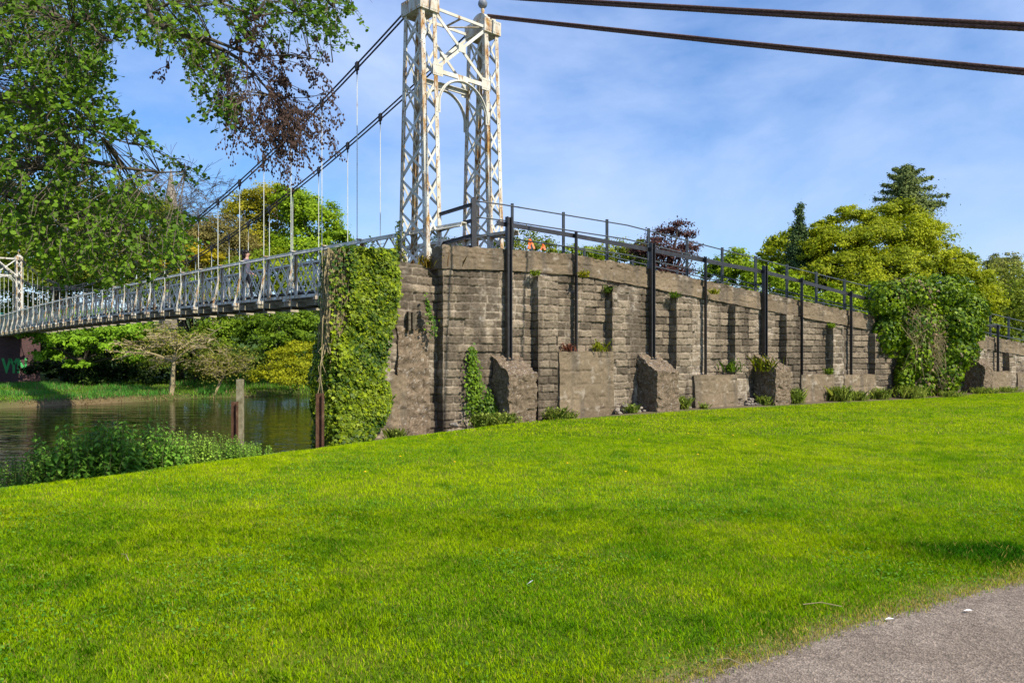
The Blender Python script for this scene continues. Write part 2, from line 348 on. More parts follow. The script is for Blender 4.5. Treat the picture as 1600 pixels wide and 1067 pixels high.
for i, args in enumerate([(380000, 2.6, 7.5, .018, .046, .0042, True), (420000, 7.5, 14, .025, .055, .009, False), (420000, 14, 30, .03, .06, .018, False)]):
    V, K, c = grass_field(*args)
    lo = npmesh('lawn_grass', V, None, K, M['grass'], None, c, False, np.arange(len(V)))
    tag(lo, ['short bright green mown grass nearest the path', 'short green mown grass across the middle of the lawn', 'short yellow-green grass in front of the old wall'][i], 'grass', None, 'stuff')

# ------------------------------------------------------------------ ROUGH MASONRY
def style_block(L, Z, pos, seed=0, shade=1.0, bl=.41, ch=.192):
    row = np.floor(Z/ch); fz = Z/ch-row
    rr = np.modf(np.abs(np.sin(row*12.9898+seed)*43758.5))[0]
    x = L/bl+rr*.9+row*.5; cidx = np.floor(x); fx = x-cidx
    hid = np.modf(np.abs(np.sin(cidx*78.233+row*37.719+seed)*43758.54))[0]
    hid2 = np.modf(np.abs(np.sin(cidx*15.7+row*91.3+seed)*24634.6))[0]
    n1 = fbm(pos*9, 4); n2 = fbm(pos*np.array((1.1, 1.1, .8))+5, 4); n3 = fbm(pos*30, 3)
    ex = np.minimum(fx, 1-fx)*bl; ez = np.minimum(fz, 1-fz)*ch; e = np.minimum(ex, ez)+(n1-.5)*.014
    mort = sstep(.020, .009, e); worn = sstep(.50, .66, n2)       # rendered-over patches hide the joints
    rel = -mort*.038*(1-worn*.8)+(hid-.5)*.022+(n3-.5)*.030+(n1-.5)*.03
    miss = (hid2 > .965); rel = rel-miss*.05
    base = np.array((.186, .152, .110)); tone = .50+.80*hid
    c = base*tone[..., None]; c = mixc2(c, (.34, .29, .225), mort*.9*sstep(.40, .56, n2)); c = mixc2(c, (.06, .05, .04), mort*.75*sstep(.50, .36, n2))
    c = mixc2(c, (.33, .29, .235), worn*sstep(.45, .7, n1)*.75)
    stain = sstep(.49, .66, fbm(np.stack([pos[..., 0]*2.1, pos[..., 1]*2.1, pos[..., 2]*.45], -1)+11, 4))
    c = mixc2(c, (.065, .052, .038), stain*.72); c = mixc2(c, (.42, .40, .36), sstep(.70, .80, n1*.6+n2*.4)*.7)
    c = c*(.52+.96*n3)[..., None]
    return rel, c*shade
def mixc2(c, d, f): f = np.clip(f, 0, 1)[..., None]; return c*(1-f)+np.asarray(d)*f
def style_conc(L, Z, pos, seed=0, shade=1.0):
    n1 = fbm(pos*7+seed, 4); n2 = fbm(pos*np.array((1.3, 1.3, .9))+3+seed, 4); n3 = fbm(pos*34, 3)
    drip = fbm(np.stack([pos[..., 0]*5, pos[..., 1]*5, pos[..., 2]*.6], -1)+7, 4)
    c = np.array((.190, .148, .098))*(.55+.85*n2)[..., None]; c = mixc2(c, (.115, .098, .075), sstep(.50, .66, drip)*.7)
    c = mixc2(c, (.36, .32, .26), sstep(.62, .78, n1)*.6); c = c*(.68+.64*n3)[..., None]
    rel = (n1-.5)*.05+(n3-.5)*.028
    bands = np.abs(np.modf(np.abs(Z/.33+.5*n2))[0]-.5); crack = sstep(.03, .0, bands); rel = rel-crack*.035
    return rel, mixc2(c, (.10, .085, .065), crack*.5)*shade
def style_rub(L, Z, pos, seed=0, shade=1.0):
    n1 = fbm(pos*10+seed, 4); n3 = vnoise(pos*42); n4 = vnoise(pos*80)
    c = np.array((.185, .142, .098))*(.6+.8*n1)[..., None]; c = c*(.5+1.0*n3)[..., None]; c = mixc2(c, (.36, .34, .30), (n4 > .80)*.75); c = mixc2(c, (.04, .035, .03), (n4 < .14)*.8)
    return (n1-.5)*.035+(n3-.5)*.03, c*shade
def rough_box(name, x0, x1, yf, yb, zlo, zhi, res, style, mt, parent, seed=0, jag=.012, shade=1.0, faces='FLRT', batter=0, edge=.02):
    """box in wall coordinates (x along, y into the wall); yf may be (y at bottom, y at top)"""
    zl = zlo if callable(zlo) else (lambda x, z=zlo: np.full(np.shape(x), float(z)))
    zh = zhi if callable(zhi) else (lambda x, z=zhi: np.full(np.shape(x), float(z)))
    Vs = []; Ls = []; Cs = []; off = 0
    H = float(np.max(zh(np.linspace(x0, x1, 20))-zl(np.linspace(x0, x1, 20)))); D = yb-yf
    def patch(U, Vv, pos, nrm, Lc):
        nonlocal off
        rel, c = style(Lc, pos[..., 2], pos, seed, shade)
        f = np.minimum(np.minimum(U, 1-U)*(x1-x0 if nrm[0] == 0 else D), np.minimum(Vv, 1-Vv)*(H if nrm[2] == 0 else D))
        fade = np.clip(f/edge, 0, 1)
        jit = np.stack([vnoise(pos*6.3+k*31.7)-.5+.5*(vnoise(pos*19+k*11.7)-.5) for k in range(3)], -1)*jag*1.6
        pp = pos+jit+np.array(nrm)*(rel*fade)[..., None]
        a, b_ = U.shape; ii = np.arange(a*b_).reshape(a, b_)+off
        Vs.append(pp.reshape(-1, 3)); Cs.append(c.reshape(-1, 3)); Ls.append(np.stack([ii[:-1, :-1], ii[1:, :-1], ii[1:, 1:], ii[:-1, 1:]], -1).reshape(-1, 4)); off += a*b_
    nx = max(2, int((x1-x0)/res)+1); nzv = max(2, int(H/res)+1); ny = max(2, int(D/res)+1)
    s = np.linspace(0, 1, nx); r = np.linspace(0, 1, nzv); yv = np.linspace(0, 1, ny)
    def yfront(rr): return yf+batter*rr
    if 'F' in faces:
        U, Q = np.meshgrid(s, r, indexing='ij'); X = x0+(x1-x0)*U; Z = zl(X)+(zh(X)-zl(X))*Q
        patch(U, Q, np.stack([X, yfront(Q), Z], -1), (0, -1, 0), X)
    for ch, xx, nr in (('L', x0, -1), ('R', x1, 1)):
        if ch in faces:
            U, Q = np.meshgrid(yv if ch == 'R' else yv[::-1], r, indexing='ij'); X = np.full(U.shape, xx); Z = zl(X)+(zh(X)-zl(X))*Q
            y0_ = yfront(Q); patch(U, Q, np.stack([X, y0_+(yb-y0_)*U, Z], -1), (nr, 0, 0), X+U*D)
    if 'T' in faces:
        U, Q = np.meshgrid(s, yv, indexing='ij'); X = x0+(x1-x0)*U; y0_ = yfront(1.0)
        patch(U, Q, np.stack([X, y0_+(yb-y0_)*Q, zh(X)], -1), (0, 0, 1), X)
    return npmesh(name, np.concatenate(Vs), None, 4, mt, parent, np.concatenate(Cs), False, np.concatenate(Ls))
# ------- the approach ramp wall
wall = empty('ramp_wall', (W0[0], W0[1], 0), WANG)
tag(wall, 'long weathered grey-brown block wall of the ramp, with piers and sloping buttresses', 'wall')
WEND = 36.0
rough_box('block_face', -1.75, 26.2, 0, .5, -.9, lambda x: wtop(x)-.50, .019, style_block, M['stone'], wall, 1, .010, 1, 'FL')
rough_box('block_face', 26.2, WEND, 0, .5, -.6, lambda x: wtop(x)-.50, .08, style_block, M['stone'], wall, 1, .010, 1, 'FR')
rough_box('coping', -1.80, 26.2, -.05, .5, lambda x: wtop(x)-.52, lambda x: wtop(x)-.18, .025, style_conc, M['stone'], wall, 2, .016, .95, 'FLT')
rough_box('coping', -1.77, 26.2, -.02, .5, lambda x: wtop(x)-.19, lambda x: wtop(x)+.0, .022, style_conc, M['stone'], wall, 4, .040, .9, 'FLT')
rough_box('coping', 26.2, WEND, -.05, .5, lambda x: wtop(x)-.52, lambda x: wtop(x), .08, style_conc, M['stone'], wall, 2, .016, .95, 'FRT')
mb = MB(); mb.box((17.2, 1.9, 1.0), (18.7, 0, 0), (0, 1.39, 0), (0, 0, 1.6))
xs = [-1.7, 2, 4.43, 8.64, 13.43, 23, WEND-.05]
mb = MB()
for i in range(len(xs)-1):
    a0, a1 = xs[i], xs[i+1]; z0, z1 = wtop(a0)-.25, wtop(a1)-.25
    mb.hexa([(a0, .06, -.9), (a1, .06, -.9), (a1, 3.4, -.9), (a0, 3.4, -.9), (a0, .06, z0-.3), (a1, .06, z1-.3), (a1, 3.4, z1), (a0, 3.4, z0)])
M['plainconc'] = noisy_mat('ramp_concrete', [(.3, (.10, .085, .065)), (.7, (.24, .20, .15))], 4, .95, .1)
mb.build('ramp_fill', M['plainconc'], wall)
piers = [(.688, 1.27), (2.99, 3.59), (5.24, 5.84), (7.56, 8.13), (9.83, 10.46), (12.12, 12.66), (14.4, 14.95), (16.65, 17.2), (18.95, 19.5), (21.2, 21.75), (23.5, 24.05), (25.8, 26.3)]
for i, (a0, a1) in enumerate(piers):
    rough_box('pilaster', a0, a1, -.24, .02, -.3, lambda x: wtop(x)-.62+.06*math.sin(i*5.1), .02, style_block, M['stone'], wall, 10+i, .012, 1.02, 'FLRT', .0)
for i, (a0, a1, zt, yy) in enumerate([(1.27, 2.99, 1.56, -.27), (5.84, 7.56, .90, -.30), (10.46, 12.12, .84, -.27), (12.66, 14.4, .80, -.25), (21.75, 23.5, .78, -.27), (24.05, 25.8, .7, -.27)]):
    rough_box('concrete_ledge', a0+.01, a1-.01, yy-.06, .02, -.3, zt, .03, style_conc, M['stone'], wall, 30+i, .018, 1.0, 'FLRT', .05)
for i, (a0, a1) in enumerate([(-.47, .29), (4.04, 4.80), (8.64, 9.34), (20.45, 21.1)]):
    # wedge: top falls from the wall to the front
    zt, zf, pr = 1.47, 1.04, .78
    Vs = []; Ls = []; Cs = []; off = 0
    def face(fn, na, nb, nrm):
        global off
        U, Q = np.meshgrid(np.linspace(0, 1, na), np.linspace(0, 1, nb), indexing='ij'); pos = fn(U, Q)
        rel, c = style_rub(pos[..., 0], pos[..., 2], pos, 50+i, 1.0)
        fade = np.clip(np.minimum(np.minimum(U, 1-U), np.minimum(Q, 1-Q))*25, 0, 1)
        jit = np.stack([vnoise(pos*7+k*31.7+i)-.5+.7*(vnoise(pos*17+k*9.7+i)-.5) for k in range(3)], -1)*.07
        pp = pos+jit+np.array(nrm)*(rel*fade)[..., None]; ii = np.arange(na*nb).reshape(na, nb)+off
        Vs.append(pp.reshape(-1, 3)); Cs.append(c.reshape(-1, 3)); Ls.append(np.stack([ii[:-1, :-1], ii[1:, :-1], ii[1:, 1:], ii[:-1, 1:]], -1).reshape(-1, 4)); off += na*nb
    def prof(Uy, Q):  # y from -pr..0
        y = -pr*(1-Uy); top = zf+(zt-zf)*Uy; return y, -.4+(top+.4)*Q
    face(lambda U, Q: np.stack([a0+(a1-a0)*U, np.full(U.shape, -pr), -.4+(zf+.4)*Q], -1), 34, 60, (0, -1, 0))
    face(lambda U, Q: np.stack([a0+(a1-a0)*U, -pr+pr*Q, zf+(zt-zf)*Q], -1), 34, 36, (0, -.5, .85))
    face(lambda U, Q: np.stack([np.full(U.shape, a0), prof(1-U, Q)[0], prof(1-U, Q)[1]], -1), 36, 60, (-1, 0, 0))
    face(lambda U, Q: np.stack([np.full(U.shape, a1), prof(U, Q)[0], prof(U, Q)[1]], -1), 36, 60, (1, 0, 0))
    bt = npmesh('buttress', np.concatenate(Vs), None, 4, M['rubble'], wall, np.concatenate(Cs), False, np.concatenate(Ls))
# ------- abutment beside the river
ab = empty('bridge_abutment', (W0[0], W0[1], 0), WANG)
tag(ab, 'squat stone abutment under the tower, half hidden by ivy', 'abutment')
atop = ipl([-4.3, -3.0, -2.1, -1.8], [3.62, 3.60, 3.52, 3.28])
rough_box('block_face', -4.05, -1.70, .30, 1.1, -3.2, atop, .025, style_block, M['stone'], ab, 3, .014, 1.05, 'FLT')
rough_box('plinth', -3.75, -2.55, .14, .32, -1.6, 1.02, .03, style_conc, M['stone'], ab, 61, .03, 1.0, 'FLRT', .06)
rough_box('patched_concrete', -2.74, -1.98, .13, .32, -.9, 2.08, .03, style_rub, M['rubble'], ab, 62, .05, 1.05, 'FLRT', .14)
mb = MB(); mb.box((-2.38, .22, 2.25), (.045, 0, 0), (0, .07, 0), (0, 0, .19)); mb.box((-2.50, .20, 2.24), (.028, 0, 0), (0, .06, 0), (0, 0, .21)); mb.build('timber_stub', M['bark'], ab)
mb = MB()
mb.prism([(-2.5, .56), (1.0, .56), (1.0, 3.3), (-2.5, 3.3)], -3.2, 3.5); mb.build('tower_footing', M['plainconc'], ab)

# ------------------------------------------------------------------ loose stones at the wall foot
M['pstone'] = noisy_mat('loose_stone', [(.3, (.14, .12, .10)), (.6, (.28, .25, .21)), (.8, (.42, .39, .34))], 6, .9, .2, 0, .5, 30, .01)
def stone(c, r, seed):
    rr = random.Random(seed); mb = MB(); sc = (rr.uniform(.9, 1.5), rr.uniform(.7, 1.1), rr.uniform(.45, .7))
    mb.ball((0, 0, 0), r, 8, 5, sc); mb.v = [tuple(x*(1+rr.uniform(-.16, .16)) for x in vv) for vv in mb.v]
    o = mb.build('loose_stone', M['pstone']); o.location = c; o.rotation_euler = (rr.uniform(-.3, .3), rr.uniform(-.3, .3), rr.uniform(0, 3)); return o
sid = 0
for (L0, L1, cnt, where) in [(-1.75, -1.45, 5, 'where the wall meets the river abutment'), (.95, 1.3, 4, 'under the first pier right of the nearest buttress'), (2.95, 3.9, 12, 'in the rubble pile left of the second buttress'), (5.0, 5.7, 8, 'right of the second buttress'), (7.6, 8.5, 9, 'in the rubble left of the third buttress'), (12.2, 12.7, 6, 'between the third buttress and the ivy')]:
    for k in range(cnt):
        L = random.uniform(L0, L1); p = random.uniform(.30, .46); r = random.uniform(.05, .10); zz = float(ground_z(*WP(L, p)[:2]))+.03+random.choice((0, .08, .15))*(p < .42)
        tag(stone(WP(L, p, zz), r, sid), 'one loose grey stone '+where, 'stone', 'loose stones '+where); sid += 1

# ------------------------------------------------------------------ TOWERS
def make_tower(base_t, label):
    """lattice tower of two legs astride the deck; local x = v, y = u"""
    root = empty('bridge_tower', AT(0, base_t, 0), math.atan2(v[1], v[0])); tag(root, label, 'bridge tower', 'lattice towers of the footbridge')
    zb, zc = 3.45, 9.79; ab_, at_, bw = 1.20, .70, .46
    def hw(z): return (ab_+(at_-ab_)*(z-zb)/(zc-zb))/2
    for sx in (-1, 1):
        cx = sx*1.0; leg = MB(); lat = MB()
        for ex in (-1, 1):
            for ey in (-1, 1):
                p = Vector((cx+ex*bw/2, ey*hw(zb), zb)); q_ = Vector((cx+ex*bw/2, ey*hw(zc), zc))
                leg.bar(p+Vector((-ex*.055, 0, 0)), q_+Vector((-ex*.055, 0, 0)), .11, .014, (1, 0, 0))
                leg.bar(p+Vector((0, -ey*.055, 0)), q_+Vector((0, -ey*.055, 0)), .11, .014, (0, 1, 0))
        lo = leg.build('leg', M['whitepost'], root)
        def rivet_row(mbx, p, q_, nrm, n):
            for k in range(n):
                c = p.lerp(q_, (k+.5)/n); mbx.box(c+nrm*.010, (.009, 0, 0), (0, .009, 0), (0, 0, .009))
        n = 8
        for k in range(n):
            z0 = zb+(zc-zb)*k/n; z1 = zb+(zc-zb)*(k+1)/n
            for ex in (-1, 1):
                x = cx+ex*(bw/2-.018)
                lat.bar((x, -hw(z0), z0), (x, hw(z1), z1), .065, .009, (0, 1, 0)); lat.bar((x-ex*.012, hw(z0), z0), (x-ex*.012, -hw(z1), z1), .065, .009, (0, 1, 0))
            for ey in (-1, 1):
                lat.bar((cx-bw/2, ey*(hw(z0)-.018), z0), (cx+bw/2, ey*(hw(z1)-.018), z1), .055, .009, (1, 0, 0))
                lat.bar((cx+bw/2, ey*(hw(z0)-.030), z0), (cx-bw/2, ey*(hw(z1)-.030), z1), .055, .009, (1, 0, 0))
        lat.build('lattice', M['white'], lo)
        rv = MB()
        for ex in (-1, 1):
            for ey in (-1, 1):
                p = Vector((cx+ex*(bw/2), ey*hw(zb), zb)); q_ = Vector((cx+ex*(bw/2), ey*hw(zc), zc))
                rivet_row(rv, p+Vector((-ex*.07, 0, 0)), q_+Vector((-ex*.07, 0, 0)), Vector((0, ey, 0)), 26); rivet_row(rv, p+Vector((0, -ey*.07, 0)), q_+Vector((0, -ey*.07, 0)), Vector((ex, 0, 0)), 26)
        rv.build('rivets', M['rust'], lo)
        cap = MB(); cap.box((cx, 0, zc+.17), (bw/2+.05, 0, 0), (0, at_/2+.06, 0), (0, 0, .17)); cap.box((cx, 0, zc+.38), (.17, 0, 0), (0, at_/2-.02, 0), (0, 0, .045))
        for k in range(9): # rivet rows on the cap plate
            for zz in (zc+.05, zc+.29):
                for s in (-1, 1):
                    cap.box((cx-(bw/2)+k*bw/8, s*(at_/2+.066), zz), (.010, 0, 0), (0, .008, 0), (0, 0, .010)); cap.box((cx+s*(bw/2+.056), -at_/2+k*at_/8, zz), (.008, 0, 0), (0, .010, 0), (0, 0, .010))
        co = cap.build('cap_plate', M['whitegrime'], root)
        sd = MB(); pts = [(0, math.cos(th)*.27, zc+.40+math.sin(th)*.20) for th in np.linspace(0, math.pi, 11)]
        for a0, a1 in zip(pts[:-1], pts[1:]):
            sd.hexa([(cx-.14, a0[1], zc+.40), (cx+.14, a0[1], zc+.40), (cx+.14, a1[1], zc+.40), (cx-.14, a1[1], zc+.40), (cx-.14, a0[1], a0[2]), (cx+.14, a0[1], a0[2]), (cx+.14, a1[1], a1[2]), (cx-.14, a1[1], a1[2])])
        sd.build('saddle_housing', M['whitegrime'], root)
        nk = MB(); nk.tube([(cx, 0, zc+.58), (cx, 0, zc+.66), (cx, 0, zc+.72), (cx, 0, zc+.80)], [.07, .035, .055, .03], 10); fo = nk.build('finial', M['whitegrime'], root, True)
        bl = MB(); bl.ball((cx, 0, zc+.90), .125, 16, 10); bl.build('finial_ball', M['ballgrey'], fo, True)
    zs = 8.38
    for ey in (-1, 1):
        y = lambda z: ey*(hw(z)-.005)
        br = MB(); xi = 1-bw/2
        br.bar((-xi, y(zs), zs), (xi, y(zs), zs), .10, .05, (0, 0, 1)); br.bar((-xi, y(zs)-ey*.05, zs+.05), (xi, y(zs)-ey*.05, zs+.05), .10, .015, (0, 1, 0))
        br.bar((-xi, y(zc), zc+.12), (xi, y(zc), zc+.12), .07, .03, (0, 0, 1))
        br.bar((-xi, y(zs), zs+.08), (xi, y(zc), zc+.02), .075, .02, (0, 0, 1)); br.bar((xi, y(zs)-ey*.03, zs+.08), (-xi, y(zc)-ey*.03, zc+.02), .075, .02, (0, 0, 1))
        zm = (zs+zc)/2+.05; br.box((0, y(zm)+ey*.02, zm), (.11, 0, 0), (0, .008, 0), (0, 0, .10))
        for sx in (-1, 1):
            br.box((sx*(xi+.0), y(zs)+ey*.02, zs+.03), (.15, 0, 0), (0, .007, 0), (0, 0, .15)); br.box((sx*(xi+.02), y(zs-.8)+ey*.02, zs-.85), (.07, 0, 0), (0, .007, 0), (0, 0, .17))
        br.box((0, y(zs)+ey*.02, zs-.03), (.16, 0, 0), (0, .007, 0), (0, 0, .09))
        for sx in (-1, 1):
            for kx in (-2, -1, 0, 1, 2):
                for kz in (-1, 1): br.box((sx*xi+kx*.055, y(zs)+ey*.03, zs+.03+kz*.10), (.009, 0, 0), (0, .006, 0), (0, 0, .009))
        br.build('portal_brace', M['white'], root)
        arch = MB(); pts = []
        for th in np.linspace(0, math.pi, 25):
            z = zs-.95+.86*math.sin(th)**.9; pts.append(Vector((math.cos(th)*(xi+.0), y(z), z)))
        for a0, a1 in zip(pts[:-1], pts[1:]):
            dd = (a1-a0)*.12; arch.bar(a0-dd, a1+dd, .10, .022, (0, 1, 0)); arch.bar(a0-dd, a1+dd, .012, .075, (0, 1, 0))
        arch.build('arch', M['white'], root)
    top = MB()
    for k in range(3): top.bar((-.77+k*.77, -.33, zc+.10), (-.77+k*.77 if k == 1 else (0 if k == 0 else 0), .33, zc+.10), .06, .02, (1, 0, 0))
    top.build('top_cross_brace', M['whitegrime'], root)
    return root
make_tower(0.0, 'tall white riveted lattice bridge tower with rust streaks, standing beside the ivy-covered abutment')
make_tower(TF, 'distant white lattice bridge tower under the leaves at the left edge')

# ------------------------------------------------------------------ BRIDGE DECK AND PARAPETS
def zr(t): return 1.55+3.03+.29*(1-((np.asarray(t)-TF/2)/(TF/2))**2)
br = empty('footbridge', AT(0, 0, 0), math.atan2(v[1], v[0])); tag(br, 'long white lattice-sided suspension footbridge deck crossing the river, cambered, with rusty parapet posts', 'footbridge')
ts = np.array([.98+1.99*k for k in range(33)]); ts = ts[ts < TF-.4]
dk = MB(); st_ = MB()
tt = np.linspace(-1.5, TF+1.5, 36)
for a0, a1 in zip(tt[:-1], tt[1:]):
    z0, z1 = float(zr(a0))-1.25, float(zr(a1))-1.25
    dk.hexa([(-.78, a0, z0-.06), (.78, a0, z0-.06), (.78, a1, z1-.06), (-.78, a1, z1-.06), (-.78, a0, z0), (.78, a0, z0), (.78, a1, z1), (-.78, a1, z1)])
    for sx in (-.45, .45, 0): st_.hexa([(sx-.05, a0, z0-.42), (sx+.05, a0, z0-.42), (sx+.05, a1, z1-.42), (sx-.05, a1, z1-.42), (sx-.05, a0, z0-.062), (sx+.05, a0, z0-.062), (sx+.05, a1, z1-.062), (sx-.05, a1, z1-.062)])
dk.build('walkway', M['deck'], br); st_.build('stringer', M['plate'], br)
for sx in (-1, 1):
    x = sx*.82; rail = MB(); chord = MB(); lat = MB()
    for a0, a1 in zip(tt[:-1], tt[1:]):
        z0, z1 = float(zr(a0)), float(zr(a1))
        rail.bar((x, a0, z0), (x, a1, z1), .15, .018, (1, 0, 0)); rail.bar((x+sx*.072, a0, z0-.045), (x+sx*.072, a1, z1-.045), .08, .014, (0, 0, 1)); rail.bar((x-sx*.06, a0, z0-.03), (x-sx*.06, a1, z1-.03), .06, .012, (0, 0, 1))
        rail.tube([(x+sx*.10, a0, z0-.09), (x+sx*.10, a1, z1-.09)], .022, 6)
        chord.bar((x, a0, z0-1.40), (x, a1, z1-1.40), .10, .014, (0, 0, 1)); chord.bar((x+sx*.04, a0, z0-1.45), (x+sx*.04, a1, z1-1.45), .09, .014, (1, 0, 0))
    run = 1.99*2/3; pitch = 1.99/3
    for k in range(-3, int(TF/pitch)+3):
        for dr in (1, -1):
            y0 = .98+k*pitch; y1 = y0+dr*run
            if min(y0, y1) < -1.4 or max(y0, y1) > TF+1.4: continue
            off = sx*(.008 if dr > 0 else .020)
            lat.bar((x+off, y0, float(zr(y0))-1.38), (x+off, y1, float(zr(y1))-.03), .055, .009, (0, 1, 0))
    rail.build('top_rail', M['bridgecream'], br); chord.build('bottom_chord', M['whitegrime'], br); lat.build('lattice', M['bridgecream'], br)
    for k, t0 in enumerate(ts):
        z = float(zr(t0)); pm = MB()
        pm.bar((x, t0, z-1.44), (x, t0, z-.02), .075, .06, (0, 1, 0)); pm.bar((x+sx*.03, t0+.03, z-1.44), (x+sx*.03, t0+.03, z-.02), .05, .012, (1, 0, 0))
        # splayed outer stay from the cross beam end up to the rail
        pm.bar((x+sx*.36, t0, z-1.50), (x+sx*.05, t0, z-.06), .085, .016, (0, 1, 0)); pm.bar((x+sx*.36, t0, z-1.50), (x+sx*.05, t0, z-.06), .06, .014, (1, 0, 0))
        pm.box((x+sx*.33, t0, z-1.53), (.10, 0, 0), (0, .07, 0), (0, 0, .05))
        pm.box((x+sx*.06, t0, z+.012), (.13, 0, 0), (0, .06, 0), (0, 0, .014))
        pm.build('post', M['whitepost'], br)
for k, t0 in enumerate(ts):
    z = float(zr(t0))-1.63; cb = MB(); cb.bar((-1.22, t0, z), (1.22, t0, z), .15, .06, (0, 0, 1)); cb.bar((-1.22, t0, z-.08), (1.22, t0, z-.08), .012, .12, (0, 0, 1)); cb.build('cross_beam', M['plate'], br)
# ------------------------------------------------------------------ CABLES
def zc_(t): return 5.40+.00457*(32.7-t)**2
for sx, lab in ((-1, 'near dark twin-rope suspension cable, the higher one left of the tower'), (1, 'far dark twin-rope suspension cable, the lower one passing behind the near tower leg')):
    root = empty('main_cable', AT(sx*1.0, 0, 0), math.atan2(v[1], v[0])); tag(root, lab, 'cable', 'main suspension cables')
    T_ = np.linspace(.0, TF, 70); hang = [.98+1.99*k for k in range(1, 32)]
    for off in (0, -.13):
        mb = MB(); mb.tube([(0, t0, zc_(t0)+off) for t0 in T_], .026, 6); mb.build('rope', M['cable'], root, True)
    for t0 in hang:
        z1 = zc_(t0)-.10; z0 = float(zr(t0))-1.80
        hm = MB(); hm.tube([(0, t0, z0), (0, t0, z1-.12)], .013, 5); ho = hm.build('hanger', M['hanger'], root)
        cl = MB(); cl.box((0, t0, zc_(t0)-.065), (.04, 0, 0), (0, .055, -.012), (0, 0, .11)); cl.box((0, t0, z1-.14), (.02, 0, 0), (0, .02, 0), (0, 0, .05)); cl.build('clamp', M['cable'], ho)
def rope_mesh(p0, p1, r, name, root, ph=0):
    """laid wire rope: five strands twisted together, sagging a little"""
    p0 = Vector(p0); p1 = Vector(p1); d = p1-p0; Ln = d.length; d.normalize(); s = d.cross(Vector((0, 0, 1))).normalized(); up = s.cross(d)
    n = int(Ln/.03); strands = 6; mb = MB()
    for k in range(strands):
        pts = []
        for i in range(n+1):
            a = i/n; th = 2*math.pi*(k/strands)+a*Ln/.34*2*math.pi+ph; c = p0+(p1-p0)*a-Vector((0, 0, 1))*(4*a*(1-a)*.04*Ln/12)
            pts.append(c+(s*math.cos(th)+up*math.sin(th))*r*.62)
        mb.tube(pts, r*.42, 5)
    return mb.build(name, M['rustcable'], root, True)
for sx, lab, z0, sl_ in ((-1, 'upper rusty brown wire backstay running from the near tower leg to the top right corner', 8.78+1.55, .381), (1, 'lower rusty brown wire backstay running right from the far tower leg with the grey ball', 8.78+1.55, .389)):
    root = empty('backstay_cable', AT(sx*1.0, 0, 0), 0); tag(root, lab, 'cable', 'backstay cables'); base = AT(sx*1.0, 0, 0)
    p0 = AT(sx*1.0, -.2, z0-.03)-base; Lb = 24.0; p1 = AT(sx*1.0, -Lb, z0-.03-(Lb-.2)*sl_)-base
    rope_mesh(p0+Vector((0, 0, .030)), p1+Vector((0, 0, .030)), .028, 'rope', root, 0); rope_mesh(p0-Vector((0, 0, .026)), p1-Vector((0, 0, .026)), .028, 'rope', root, 1)

# ------------------------------------------------------------------ BLACK STEEL FRAME ALONG THE WALL
zbeam = ipl([-.4, 0, 2.0, 4.43, 6.62, 9.13, 10.87, 13.43, 15.0], [4.63, 4.62, 4.51, 4.35, 4.18, 4.00, 3.80, 3.48, 3.32])
fr = empty('steel_frame', (W0[0], W0[1], 0), WANG); tag(fr, 'black steel uprights on the block wall joined by a long sloping beam', 'steel frame')
PO = -.13
for px, foot, big in ((795, 1.36, 1), (901, 1.56, 0), (1019, 1.36, 1), (1103, .88, 0), (1195, 1.36, 1), (1253, .82, 0), (1330, .80, 0)):
    L = float(Lpx(px, -PO)); zt = float(zbeam(L))+(.12 if big else .05); mb = MB(); hw_ = .075 if big else .045
    if big:
        mb.box((L-.055, PO, (foot+zt)/2), (.010, 0, 0), (0, .06, 0), (0, 0, (zt-foot)/2)); mb.box((L+.055, PO, (foot+zt)/2), (.010, 0, 0), (0, .06, 0), (0, 0, (zt-foot)/2)); mb.box((L, PO+.01, (foot+zt)/2), (.045, 0, 0), (0, .008, 0), (0, 0, (zt-foot)/2-.004))
        mb.box((L, PO, foot+.012), (.11, 0, 0), (0, .09, 0), (0, 0, .012))
    else:
        mb.box((L, PO+.02, (foot+zt)/2), (hw_, 0, 0), (0, .008, 0), (0, 0, (zt-foot)/2)); mb.box((L-hw_+.006, PO-.03, (foot+zt)/2-.002), (.008, 0, 0), (0, .042, 0), (0, 0, (zt-foot)/2-.004))
    for k in range(5): mb.box((L+.01, PO+.02-(.02 if big else .012), foot+.25+k*(zt-foot-.4)/4), (.014, 0, 0), (0, .012, 0), (0, 0, .014))
    mb.build('upright', M['black'], fr)
mb = MB(); xs = list(np.arange(-.35, 14.9, .5))
for a0, a1 in zip(xs[:-1], xs[1:]):
    z0, z1 = float(zbeam(a0)), float(zbeam(a1)); mb.bar((a0, PO+.07, z0-.05), (a1, PO+.07, z1-.05), .11, .014, (0, 0, 1)); mb.bar((a0, PO+.115, z0-.0), (a1, PO+.115, z1-.0), .09, .014, (0, 1, 0))
mb.build('beam', M['black'], fr)
fr2 = empty('steel_frame', (W0[0], W0[1], 0), WANG); tag(fr2, 'short black steel upright and beam stub on the wall beyond the ivy bush', 'steel frame')
L = float(Lpx(1559, -PO)); mb = MB(); mb.box((L, PO, 1.7), (.05, 0, 0), (0, .02, 0), (0, 0, .92)); mb.box((L-.045, PO-.03, 1.7), (.012, 0, 0), (0, .045, 0), (0, 0, .915)); mb.build('upright', M['black'], fr2)
mb = MB(); mb.bar((L-3.2, PO+.07, 2.93), (L+.35, PO+.07, 2.52), .12, .014, (0, 0, 1)); mb.bar((L-3.2, PO+.115, 2.98), (L+.35, PO+.115, 2.57), .09, .014, (0, 1, 0)); mb.build('beam', M['black'], fr2)
